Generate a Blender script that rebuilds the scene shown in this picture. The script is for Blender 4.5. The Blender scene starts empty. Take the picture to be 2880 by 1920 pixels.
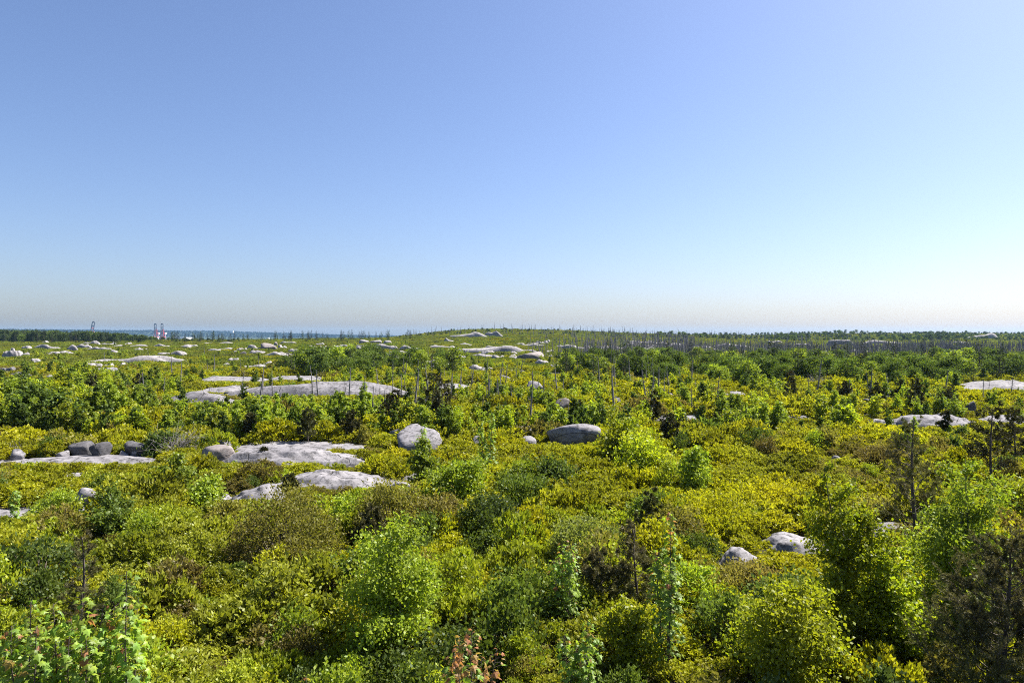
import bpy, math, random
import numpy as np
from mathutils import Vector, Matrix, Euler

# ------------------------------------------------------------------ camera, sky, sun, exposure
F, UC, VH, H = 1920.0, 1440.0, 940.0, 7.2        # focal length, centre column, horizon row (photo pixels), camera height
scene = bpy.context.scene
cam = bpy.data.cameras.new('camera'); cam_o = bpy.data.objects.new('camera', cam)
scene.collection.objects.link(cam_o); scene.camera = cam_o
cam.sensor_width = 36; cam.lens = 24; cam.shift_y = -(960 - VH) / 2880
cam.clip_start = 0.1; cam.clip_end = 60000
cam_o.location = (0, 0, H); cam_o.rotation_euler = (math.radians(90), 0, 0)

SUN_AZ, SUN_EL = math.radians(60), math.radians(50)     # to the right of the view direction
world = bpy.data.worlds.new('World'); scene.world = world; world.use_nodes = True
nt = world.node_tree; nt.nodes.clear()
sky = nt.nodes.new('ShaderNodeTexSky'); sky.sky_type = 'NISHITA'; sky.sun_disc = False
sky.sun_elevation = SUN_EL; sky.sun_rotation = SUN_AZ
sky.altitude = 100; sky.air_density = 1.0; sky.dust_density = 1.4; sky.ozone_density = 5.0
bg = nt.nodes.new('ShaderNodeBackground'); bg.inputs['Strength'].default_value = 0.052
wo = nt.nodes.new('ShaderNodeOutputWorld')
tint = nt.nodes.new('ShaderNodeVectorMath'); tint.operation = 'MULTIPLY'; tint.inputs[1].default_value = (1.03, .99, 1.07)
nt.links.new(sky.outputs[0], tint.inputs[0]); nt.links.new(tint.outputs[0], bg.inputs[0]); nt.links.new(bg.outputs[0], wo.inputs[0])

sun = bpy.data.lights.new('sun', 'SUN'); sun.energy = 5.0; sun.angle = math.radians(0.53); sun.color = (1.0, 0.95, 0.87)
sun_o = bpy.data.objects.new('sun', sun); scene.collection.objects.link(sun_o)
sdir = Vector((math.sin(SUN_AZ) * math.cos(SUN_EL), math.cos(SUN_AZ) * math.cos(SUN_EL), math.sin(SUN_EL)))
sun_o.rotation_euler = sdir.to_track_quat('Z', 'Y').to_euler(); sun_o.location = (0, 0, 60)

vs = scene.view_settings
vs.view_transform = 'Standard'; vs.look = 'None'; vs.gamma = 1; vs.use_curve_mapping = False; vs.exposure = 1.6
cy = scene.cycles
cy.max_bounces = 6; cy.diffuse_bounces = 1; cy.pixel_filter_type = 'BLACKMAN_HARRIS'; cy.filter_width = 1.05; cy.glossy_bounces = 2; cy.transmission_bounces = 4
cy.transparent_max_bounces = 4; cy.volume_bounces = 0
cy.use_denoising = False; cy.denoiser = 'OPENIMAGEDENOISE'; cy.denoising_input_passes = 'RGB_ALBEDO_NORMAL'; cy.denoising_prefilter = 'ACCURATE'

rng = np.random.default_rng(11)
C = scene.collection

# ------------------------------------------------------------------ helpers
def tag(o, label=None, cat=None, group=None, kind=None):
    if label: o['label'] = label
    if cat: o['category'] = cat
    if group: o['group'] = group
    if kind: o['kind'] = kind
    return o

def empty(name, loc=(0, 0, 0), rz=0.0, sc=1.0):
    o = bpy.data.objects.new(name, None); C.objects.link(o)
    o.empty_display_size = 0.2; o.location = loc; o.rotation_euler = (0, 0, rz)
    o.scale = sc if hasattr(sc, '__len__') else (sc, sc, sc)
    return o

def obj(name, mesh, parent=None, link=True):
    o = bpy.data.objects.new(name, mesh)
    if link: C.objects.link(o)
    if parent is not None: o.parent = parent
    return o

class MB:
    """collects vertices, faces, per-vertex random values and material slots"""
    def __init__(s): s.v = []; s.f = []; s.r = []; s.m = []; s.n = 0
    def add(s, v, f, r=None, m=0):
        v = np.asarray(v, float).reshape(-1, 3); f = np.asarray(f, int)
        if len(v) == 0 or len(f) == 0: return
        s.v.append(v); s.f.append(f + s.n); s.n += len(v)
        s.r.append(np.full(len(v), 0.5) if r is None else np.broadcast_to(r, (len(v),)))
        s.m.append(np.full(len(f), m))
    def mesh(s, name, mats, smooth=False):
        me = bpy.data.meshes.new(name)
        v = np.concatenate(s.v)
        tot = np.concatenate([np.full(len(f), f.shape[1]) for f in s.f])
        li = np.concatenate([f.ravel() for f in s.f])
        me.vertices.add(len(v)); me.vertices.foreach_set('co', v.astype(np.float32).ravel())
        me.loops.add(len(li)); me.loops.foreach_set('vertex_index', li.astype(np.int32))
        me.polygons.add(len(tot))
        me.polygons.foreach_set('loop_start', np.concatenate([[0], np.cumsum(tot)[:-1]]).astype(np.int32))
        me.polygons.foreach_set('material_index', np.concatenate(s.m).astype(np.int32))
        me.polygons.foreach_set('use_smooth', np.full(len(tot), bool(smooth)))
        a = me.attributes.new('rnd', 'FLOAT', 'POINT'); a.data.foreach_set('value', np.concatenate(s.r).astype(np.float32))
        for m in (mats if isinstance(mats, (list, tuple)) else [mats]): me.materials.append(m)
        me.update(calc_edges=True); me.validate()
        return me

def norm(a): return a / np.maximum(np.linalg.norm(a, axis=-1, keepdims=True), 1e-9)

def rand_dir(n, up=0.0, g=None):
    d = (g or rng).normal(size=(n, 3)); d = norm(d); d[:, 2] += up
    return norm(d)

def leaf_quads(mb, P, D, N, L, W, r, m=0):
    P = np.asarray(P); n = len(P)
    if n == 0: return
    S = norm(np.cross(D, N)); L = np.broadcast_to(L, (n,))[:, None]; W = np.broadcast_to(W, (n,))[:, None]
    q = np.stack([P, P + D * L * .45 + S * W * .5, P + D * L, P + D * L * .45 - S * W * .5], 1).reshape(-1, 3)
    mb.add(q, np.arange(4 * n).reshape(n, 4), np.repeat(np.broadcast_to(r, (n,)), 4), m)

def tube(mb, pts, rad, sides=5, m=0, r=0.5):
    pts = np.asarray(pts, float); k = len(pts); rad = np.broadcast_to(rad, (k,))
    t = np.gradient(pts, axis=0); t = norm(t)
    ref = np.where(np.abs(t[:, 2:3]) > .9, np.array([[1., 0, 0]]), np.array([[0., 0, 1]]))
    a = norm(np.cross(t, ref)); b = np.cross(t, a)
    an = np.linspace(0, 2 * np.pi, sides, endpoint=False)
    ring = pts[:, None] + rad[:, None, None] * (np.cos(an)[None, :, None] * a[:, None] + np.sin(an)[None, :, None] * b[:, None])
    i = np.arange(k - 1)[:, None] * sides; j = np.arange(sides)[None]; jn = (j + 1) % sides
    f = np.stack([i + j, i + jn, i + sides + jn, i + sides + j], -1).reshape(-1, 4)
    mb.add(ring.reshape(-1, 3), f, r, m)

def box(mb, x0, x1, y0, y1, z0, z1, m=0):
    v = [(x, y, z) for z in (z0, z1) for y in (y0, y1) for x in (x0, x1)]
    mb.add(v, [(0, 2, 3, 1), (4, 5, 7, 6), (0, 1, 5, 4), (2, 6, 7, 3), (0, 4, 6, 2), (1, 3, 7, 5)], m=m)

def beam(mb, a, b, w, m=0):
    a = np.array(a, float); b = np.array(b, float); tube(mb, [a, b], w * .7071, 4, m)

# smooth value noise from summed sines (deterministic)
_g = np.random.default_rng(5)
_W = [(_g.uniform(0, 2 * np.pi), _g.uniform(0, 2 * np.pi), _g.uniform(.6, 1.6)) for _ in range(14)]
def wob(x, y, wl):
    s = 0
    for a, p, k in _W: s = s + np.sin((x * math.cos(a) + y * math.sin(a)) * k * 2 * np.pi / wl + p)
    return s / 5.0

# ------------------------------------------------------------------ terrain
YK = np.array([0, 150, 250, 350, 500, 650, 800, 950, 1200, 1600.])
TAB = [(-800, [0, 0, .3, 1.0, 2.0, -1, -9, -18, -28, -35]), (0, [0, 0, .3, 1.0, 2.2, -1, -9, -18, -28, -35]),
       (350, [0, 0, .3, 1.0, 2.1, -2, -10, -18, -28, -35]), (700, [0, 0, .2, 1.0, 2.6, 0, -8, -18, -28, -35]),
       (1100, [0, 0, .2, 1.2, 3.4, 3.2, -4, -15, -28, -35]), (1280, [0, 0, 0, 1.5, 6, 11, 9, 2, -20, -35]),
       (1450, [0, 0, 0, 1.5, 6.3, 12, 11, 5, -15, -35]), (1650, [0, 0, 0, 1.2, 4.8, 9.3, 9, 5, -10, -35]),
       (1900, [0, 0, 0, .8, 3.2, 5.0, 6, 5, 0, -25]), (2100, [0, 0, 0, .5, 1.8, 3.0, 4.5, 6.0, 4, -15]),
       (2400, [0, 0, 0, .4, 1.2, 2.5, 5.5, 9.0, 8, -8]), (2880, [0, 0, 0, .4, 1.2, 2.4, 5, 8.2, 7, -8]),
       (3800, [0, 0, 0, .4, 1.2, 2.4, 5, 8.0, 7, -8])]
_UK = np.array([t[0] for t in TAB], float)
_uu = np.linspace(-800, 3800, 185); _yy = np.linspace(0, 1600, 321)
_T = np.array([np.interp(_yy, YK, t[1]) for t in TAB])
_T = np.array([np.interp(_uu, _UK, _T[:, j]) for j in range(len(_yy))]).T
for _ in range(5):      # soften the knots
    _T[:, 1:-1] = .25 * _T[:, :-2] + .5 * _T[:, 1:-1] + .25 * _T[:, 2:]
    _T[1:-1] = .25 * _T[:-2] + .5 * _T[1:-1] + .25 * _T[2:]

def zt(x, y):
    x = np.asarray(x, float); y = np.asarray(y, float)
    ys = np.clip(y, 5, 1599); u = np.clip(x / np.maximum(y, 5) * F + UC, -799, 3799)
    fi = (u + 800) / 4600 * 184; fj = ys / 1600 * 320
    i = np.clip(fi.astype(int), 0, 183); j = np.clip(fj.astype(int), 0, 319); a = fi - i; b = fj - j
    z = _T[i, j] * (1 - a) * (1 - b) + _T[i + 1, j] * a * (1 - b) + _T[i, j + 1] * (1 - a) * b + _T[i + 1, j + 1] * a * b
    far = np.clip((y - 120) / 300, 0, 1)
    z = z + wob(x, y, 26) * .13 + wob(x + 31, y, 7) * .05 + far * wob(x, y + 80, 90) * .45
    return z

_ys = np.exp(np.linspace(math.log(7), math.log(1500), 2600))
def hit(u, v, off=0.0):
    x = (u - UC) / F * _ys; zr = H - (v - VH) / F * _ys
    k = np.nonzero(zr <= zt(x, _ys) + off)[0]
    if len(k) == 0:      # ray clears the ground: use the ridge it passes closest to
        k = [int(np.argmin(zr - zt(x, _ys) - off))]
    return float(x[k[0]]), float(_ys[k[0]])
def proj(x, y, z): return x / y * F + UC, VH + (H - z) / y * F

# ------------------------------------------------------------------ materials
def newmat(name):
    m = bpy.data.materials.new(name); m.use_nodes = True; m.node_tree.nodes.clear()
    return m, m.node_tree.nodes, m.node_tree.links
def nd(ns, t, **kw):
    n = ns.new(t)
    for k, v in kw.items():
        if k in n.inputs: n.inputs[k].default_value = v
        else: setattr(n, k, v)
    return n
def mixrgb(ns, ls, fac, a, b, bt='MIX'):
    n = ns.new('ShaderNodeMix'); n.data_type = 'RGBA'; n.blend_type = bt
    for i, s in ((0, fac), (6, a), (7, b)):
        if hasattr(s, 'is_output'): ls.new(s, n.inputs[i])
        else: n.inputs[i].default_value = s if i == 0 else (*s, 1) if len(s) == 3 else s
    return n.outputs[2]
def ramp(ns, ls, src, stops):
    n = ns.new('ShaderNodeValToRGB'); e = n.color_ramp.elements
    while len(e) < len(stops): e.new(0.5)
    for k, (p, c) in enumerate(stops): e[k].position = p; e[k].color = (*c, 1) if hasattr(c, '__len__') else (c, c, c, 1)
    ls.new(src, n.inputs[0]); return n.outputs[0]

def leafmat(name, a, b, c, trans=0.40, gloss=0.05, patch=0.12, rough=0.4, tb=1.35, c2=None, k=2.0):
    """a/b mixed leaf by leaf, c in patches across the heath, plant-to-plant variation on top"""
    m, ns, ls = newmat(name); gloss *= .22; rough = .5; a, b, c = ([x * k for x in q] for q in (a, b, c)); c2 = None if c2 is None else [x * k for x in c2]
    at = nd(ns, 'ShaderNodeAttribute', attribute_name='rnd'); geo = nd(ns, 'ShaderNodeNewGeometry'); oi = nd(ns, 'ShaderNodeObjectInfo')
    col = mixrgb(ns, ls, at.outputs['Fac'], a, b)
    nz = nd(ns, 'ShaderNodeTexNoise', Scale=patch, Detail=3.0); ls.new(geo.outputs['Position'], nz.inputs['Vector'])
    f = ramp(ns, ls, nz.outputs['Fac'], [(0.42, 0.0), (0.62, 0.85)])
    col = mixrgb(ns, ls, f, col, c)
    if c2 is not None:
        nz2 = nd(ns, 'ShaderNodeTexNoise', Scale=patch * 2.6, Detail=2.0); ls.new(geo.outputs['Position'], nz2.inputs['Vector'])
        col = mixrgb(ns, ls, ramp(ns, ls, nz2.outputs['Fac'], [(0.52, 0.0), (0.66, 0.8)]), col, c2)
    mr = nd(ns, 'ShaderNodeMapRange'); mr.inputs[3].default_value = .72; mr.inputs[4].default_value = 1.3
    ls.new(oi.outputs['Random'], mr.inputs[0])
    vm = nd(ns, 'ShaderNodeVectorMath', operation='SCALE'); ls.new(col, vm.inputs[0]); ls.new(mr.outputs[0], vm.inputs['Scale'])
    vt = nd(ns, 'ShaderNodeVectorMath', operation='MULTIPLY'); ls.new(vm.outputs[0], vt.inputs[0]); vt.inputs[1].default_value = (tb, tb * 1.02, tb * .55)
    d = nd(ns, 'ShaderNodeBsdfDiffuse'); ls.new(vm.outputs[0], d.inputs[0])
    t = nd(ns, 'ShaderNodeBsdfTranslucent'); ls.new(vt.outputs[0], t.inputs[0])
    mx = nd(ns, 'ShaderNodeMixShader'); mx.inputs[0].default_value = trans; ls.new(d.outputs[0], mx.inputs[1]); ls.new(t.outputs[0], mx.inputs[2])
    g = nd(ns, 'ShaderNodeBsdfGlossy', Roughness=rough); g.inputs[0].default_value = (.9, .95, 1, 1)
    m2 = nd(ns, 'ShaderNodeMixShader'); m2.inputs[0].default_value = gloss; ls.new(mx.outputs[0], m2.inputs[1]); ls.new(g.outputs[0], m2.inputs[2])
    o = nd(ns, 'ShaderNodeOutputMaterial'); ls.new(m2.outputs[0], o.inputs[0]); return m

def plain(name, a, b=None, scale=8, rough=.85, bump=0.0, stretch=None):
    m, ns, ls = newmat(name); tc = nd(ns, 'ShaderNodeTexCoord')
    p = nd(ns, 'ShaderNodeBsdfPrincipled', Roughness=rough); p.inputs['Specular IOR Level'].default_value = .3
    if b is not None:
        src = tc.outputs['Object']
        if stretch:
            mp = nd(ns, 'ShaderNodeMapping'); mp.inputs['Scale'].default_value = stretch; ls.new(src, mp.inputs[0]); src = mp.outputs[0]
        nz = nd(ns, 'ShaderNodeTexNoise', Scale=scale, Detail=5.0); ls.new(src, nz.inputs['Vector'])
        ls.new(mixrgb(ns, ls, ramp(ns, ls, nz.outputs['Fac'], [(.35, 0.0), (.65, 1.0)]), a, b), p.inputs['Base Color'])
        if bump:
            bp = nd(ns, 'ShaderNodeBump', Strength=bump, Distance=.02); ls.new(nz.outputs['Fac'], bp.inputs['Height']); ls.new(bp.outputs[0], p.inputs['Normal'])
    else: p.inputs['Base Color'].default_value = (*a, 1)
    o = nd(ns, 'ShaderNodeOutputMaterial'); ls.new(p.outputs[0], o.inputs[0]); return m

def granite(name, base, pale, lichen, amt=.5, sc=1.0):
    m, ns, ls = newmat(name); geo = nd(ns, 'ShaderNodeNewGeometry'); P = geo.outputs['Position']
    p = nd(ns, 'ShaderNodeBsdfPrincipled', Roughness=.88); p.inputs['Specular IOR Level'].default_value = .25
    def noise(s, det=5.0, st=None, rg=.55):
        v = P
        if st:
            mp = nd(ns, 'ShaderNodeMapping'); mp.inputs['Scale'].default_value = st; ls.new(v, mp.inputs[0]); v = mp.outputs[0]
        n = nd(ns, 'ShaderNodeTexNoise', Scale=s * sc, Detail=det, Roughness=rg); ls.new(v, n.inputs['Vector']); return n.outputs['Fac']
    big = noise(.35); col = mixrgb(ns, ls, ramp(ns, ls, big, [(.35, 0.0), (.65, 1.0)]), base, pale)
    lic = noise(3.0, 8.0, (1, .8, 1.3), .68)
    col = mixrgb(ns, ls, ramp(ns, ls, lic, [(.50, 0.0), (.60, amt)]), col, lichen)
    spk = noise(11.0, 3.0, None, .7)
    col = mixrgb(ns, ls, ramp(ns, ls, spk, [(.56, 0.0), (.66, .75 * amt)]), col, tuple(x * .45 for x in lichen))
    pl = noise(1.1, 4.0, (1, 1, 2))
    col = mixrgb(ns, ls, ramp(ns, ls, pl, [(.58, 0.0), (.70, .6)]), col, tuple(min(x * 1.25, .62) for x in pale))
    # joints in the rock, running across and along
    vo = nd(ns, 'ShaderNodeTexVoronoi', feature='DISTANCE_TO_EDGE', Scale=.17 * sc)
    mp = nd(ns, 'ShaderNodeMapping'); mp.inputs['Scale'].default_value = (1, 2.2, 2.6); ls.new(P, mp.inputs[0])
    wv = nd(ns, 'ShaderNodeTexNoise', Scale=.6, Detail=3.0); ls.new(P, wv.inputs['Vector'])
    ad = nd(ns, 'ShaderNodeVectorMath', operation='ADD'); ls.new(mp.outputs[0], ad.inputs[0]); ls.new(wv.outputs['Color'], ad.inputs[1]); ls.new(ad.outputs[0], vo.inputs['Vector'])
    jf = ramp(ns, ls, vo.outputs['Distance'], [(0.0, 1.0), (.007, 0.0)])
    col = mixrgb(ns, ls, jf, col, (.05, .047, .04))
    ls.new(col, p.inputs['Base Color'])
    b1 = nd(ns, 'ShaderNodeBump', Strength=.55, Distance=.10); ls.new(lic, b1.inputs['Height'])
    b2 = nd(ns, 'ShaderNodeBump', Strength=.8, Distance=.05, invert=True); ls.new(jf, b2.inputs['Height']); ls.new(b1.outputs[0], b2.inputs['Normal'])
    ls.new(b2.outputs[0], p.inputs['Normal'])
    o = nd(ns, 'ShaderNodeOutputMaterial'); ls.new(p.outputs[0], o.inputs[0]); return m

def ground_mat():
    m, ns, ls = newmat('peat_and_litter'); geo = nd(ns, 'ShaderNodeNewGeometry')
    def noise(s, d=5.0):
        n = nd(ns, 'ShaderNodeTexNoise', Scale=s, Detail=d); ls.new(geo.outputs['Position'], n.inputs['Vector']); return n.outputs['Fac']
    c = mixrgb(ns, ls, ramp(ns, ls, noise(.12), [(.4, 0.0), (.6, 1.0)]), (.028, .027, .010), (.038, .037, .009))
    c = mixrgb(ns, ls, ramp(ns, ls, noise(1.7, 8.0), [(.45, 0.0), (.62, 1.0)]), c, (.022, .017, .011))
    c = mixrgb(ns, ls, ramp(ns, ls, noise(.03), [(.5, 0.0), (.62, .8)]), c, (.042, .037, .012))
    p = nd(ns, 'ShaderNodeBsdfPrincipled', Roughness=.95); p.inputs['Specular IOR Level'].default_value = .1; ls.new(c, p.inputs['Base Color'])
    b = nd(ns, 'ShaderNodeBump', Strength=.8, Distance=.15); ls.new(noise(2.5, 8.0), b.inputs['Height']); ls.new(b.outputs[0], p.inputs['Normal'])
    o = nd(ns, 'ShaderNodeOutputMaterial'); ls.new(p.outputs[0], o.inputs[0]); return m

M = {}
#                          leaf a             leaf b             patch c
M['heath'] = leafmat('huckleberry_leaf', (.112, .120, .005), (.165, .158, .006), (.088, .092, .010), patch=.10, c2=(.165, .150, .005))
M['heath_far'] = leafmat('heath_far_leaf', (.060, .084, .012), (.098, .108, .012), (.066, .072, .018), patch=.03, trans=.35, gloss=.02, c2=(.118, .110, .008))
M['laurel'] = leafmat('laurel_leaf', (.092, .122, .007), (.140, .155, .008), (.108, .112, .012), patch=.16, gloss=.07)
M['olive'] = leafmat('olive_shrub_leaf', (.080, .076, .018), (.105, .098, .016), (.078, .060, .020), patch=.2, trans=.4, gloss=.04)
M['darkshrub'] = leafmat('dark_green_shrub_leaf', (.050, .078, .012), (.085, .108, .012), (.045, .065, .018), patch=.25, trans=.36, k=1.5)
M['birch'] = leafmat('birch_leaf', (.080, .118, .008), (.125, .148, .010), (.086, .108, .012), patch=.3, trans=.42, gloss=.08, rough=.3)
M['birchy'] = leafmat('yellow_birch_leaf', (.100, .140, .006), (.150, .165, .008), (.140, .145, .008), patch=.3, trans=.48, gloss=.07, rough=.3)
M['maple'] = leafmat('maple_leaf', (.070, .125, .012), (.125, .160, .014), (.085, .12, .015), patch=.5, trans=.5, gloss=.10, rough=.3, k=2.0)
M['mapletip'] = leafmat('young_maple_leaf', (.15, .12, .02), (.17, .065, .035), (.13, .07, .03), patch=.8, trans=.5, gloss=.06)
M['wood'] = leafmat('woodland_leaf', (.038, .066, .012), (.070, .090, .012), (.046, .066, .016), patch=.09, trans=.38, gloss=.03, k=1.6)
M['wooddark'] = leafmat('dark_woodland_leaf', (.026, .044, .014), (.046, .062, .015), (.036, .050, .018), patch=.05, trans=.3, gloss=.02, k=1.3)
M['pine'] = leafmat('pine_needle', (.050, .058, .016), (.085, .082, .024), (.075, .064, .030), patch=.3, trans=.2, gloss=.05, tb=1.1, k=1.7)
M['pinedark'] = leafmat('dark_pine_needle', (.042, .048, .016), (.066, .064, .022), (.060, .052, .026), patch=.3, trans=.2, gloss=.04, tb=1.1, k=.95)
M['spruce'] = leafmat('spruce_needle', (.020, .034, .012), (.036, .050, .016), (.030, .040, .016), patch=.2, trans=.15, gloss=.03, tb=1.0, k=.85)
M['larch'] = leafmat('soft_conifer_needle', (.034, .062, .018), (.055, .082, .020), (.04, .062, .02), patch=.1, trans=.25, gloss=.03, k=1.1)
M['grass'] = leafmat('sedge_blade', (.085, .11, .018), (.13, .14, .03), (.10, .11, .03), trans=.4, gloss=.06)
M['bark'] = plain('dark_bark', (.055, .042, .034), (.11, .09, .075), 14, .9, .4, (1, 1, .3))
M['birchbark'] = plain('birch_bark', (.085, .07, .06), (.19, .17, .15), 10, .8, .3, (1, 1, 3))
M['snag'] = plain('weathered_dead_wood', (.10, .095, .10), (.19, .18, .185), 9, .9, .3, (1, 1, .2))
M['deadtwig'] = plain('grey_dead_twig', (.14, .125, .12), (.24, .22, .215), 9, .9)
M['granite'] = granite('granite', (.15, .142, .152), (.235, .224, .232), (.055, .053, .054), .8)
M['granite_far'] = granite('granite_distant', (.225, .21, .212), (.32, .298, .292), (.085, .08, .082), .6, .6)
M['granite_dark'] = granite('darker_granite', (.062, .06, .065), (.115, .11, .115), (.035, .035, .038), .8, 1.2)  # base, pale and lichen tones all darker than in the other granites
M['granite_pink'] = granite('pinkish_granite', (.19, .165, .158), (.26, .228, .217), (.09, .08, .075), .6, .8)
M['ground'] = ground_mat()
M['hill'] = plain('far_wooded_slope', (.016, .027, .011), (.026, .040, .014), .02, .95)
M['red'] = plain('crane_red_paint', (.50, .04, .045)); M['cranewhite'] = plain('crane_white_paint', (.62, .56, .58)); M['cranegrey'] = plain('crane_dark_steel', (.06, .06, .075), rough=.6)
M['white'] = plain('pale_metal_cladding', (.72, .72, .72)); M['brown'] = plain('brown_cladding', (.13, .085, .075)); M['window'] = plain('dark_window', (.03, .035, .045), rough=.15)
m, ns, ls = newmat('sea_water'); p = nd(ns, 'ShaderNodeBsdfPrincipled', Roughness=.22); p.inputs['Base Color'].default_value = (.02, .045, .075, 1)
g = nd(ns, 'ShaderNodeNewGeometry'); n = nd(ns, 'ShaderNodeTexNoise', Scale=.05, Detail=6.0); ls.new(g.outputs['Position'], n.inputs['Vector'])
b = nd(ns, 'ShaderNodeBump', Strength=.5, Distance=2.0); ls.new(n.outputs['Fac'], b.inputs['Height']); ls.new(b.outputs[0], p.inputs['Normal'])
ls.new(p.outputs[0], nd(ns, 'ShaderNodeOutputMaterial').inputs[0]); M['sea'] = m

# ------------------------------------------------------------------ ground, sea, far coast
ang = np.concatenate([np.linspace(-52, 52, 330), np.linspace(52, 308, 60)[1:-1]]); ang = np.radians(ang); na = len(ang)
rad = np.concatenate([[0.4], np.exp(np.linspace(math.log(3), math.log(2000), 250))]); nr = len(rad)
X = np.sin(ang)[None] * rad[:, None]; Y = np.cos(ang)[None] * rad[:, None]
mb = MB(); i = np.arange(nr - 1)[:, None] * na; j = np.arange(na)[None]; jn = (j + 1) % na
mb.add(np.stack([X, Y, zt(X, Y)], -1), np.stack([i + j, i + na + j, i + na + jn, i + jn], -1).reshape(-1, 4))
tag(obj('ground', mb.mesh('ground', M['ground'], True)), 'peaty heath ground between the shrubs and rocks', 'ground', kind='structure')
SEA = -30.0
a = np.linspace(0, 2 * np.pi, 64, endpoint=False)
mb = MB(); v = [(0, 0, SEA)] + [(7800 * math.cos(t), 7800 * math.sin(t), SEA) for t in a]
mb.add(v, [(0, 1 + k, 1 + (k + 1) % 64) for k in range(64)])
tag(obj('sea', mb.mesh('sea', M['sea'])), 'strip of blue sea beyond the heath', 'sea', kind='structure')
# coast beyond the harbour: a long wooded ridge, highest at the left
uk = [-1500, 0, 250, 420, 650, 900, 1060, 1300, 1700, 3600]; tk = [926, 927, 929, 931, 935, 941, 945, 947, 949, 950]
nu, nv = 420, 14; U = np.linspace(-600, 3400, nu); mb = MB(); VV = []
for k in range(nv):
    t = k / (nv - 1); yy = 4700 + 1700 * t; x = (U - UC) / F * yy
    top = H - (np.interp(U, uk, tk) - VH) / F * 5600
    bump = wob(x, yy + x * 0, 900) * 4 + wob(x, yy + x * 0, 170) * 2.5
    z = SEA - 1 + (top + bump * np.clip(t * 3, 0, 1) - SEA) * math.sin(min(t / .55, 1) * math.pi / 2) ** .8
    VV.append(np.stack([x, np.full_like(x, yy), z], -1))
VV = np.concatenate(VV); i = np.arange(nv - 1)[:, None] * nu; j = np.arange(nu - 1)[None]
mb.add(VV, np.stack([i + j, i + j + 1, i + nu + j + 1, i + nu + j], -1).reshape(-1, 4))
coast = tag(obj('hills', mb.mesh('hills', M['hill'], True)), 'hazy blue wooded coast across the water', 'hills', kind='structure')
# its woods: many small crowns
g = np.random.default_rng(3); n = 9000; x = g.uniform(-4200, 1500, n); yy = 4850 + 900 * g.random(n) ** 1.2
uu = x / yy * F + UC; top = H - (np.interp(uu, uk, tk) - VH) / F * 5600; t = (yy - 4700) / 1700
z = SEA - 1 + (top + (wob(x, yy, 900) * 4 + wob(x, yy, 170) * 2.5) * np.clip(t * 3, 0, 1) - SEA) * np.sin(np.minimum(t / .55, 1) * np.pi / 2) ** .8
mb = MB(); s = g.uniform(7, 15, n); P = np.stack([x, yy, z], -1)
for k in range(3):
    a = g.uniform(0, 2 * np.pi, n); D = np.stack([np.cos(a) * .25, np.sin(a) * .25, np.ones(n)], -1)
    leaf_quads(mb, P - [0, 0, 3], norm(D), rand_dir(n, 0, g), s, s * 1.1, g.random(n))
tag(obj('coastal_woods', mb.mesh('coastal_woods', M['spruce'])), 'blue hazed woods covering the far coast', 'woods', kind='stuff')

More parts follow.
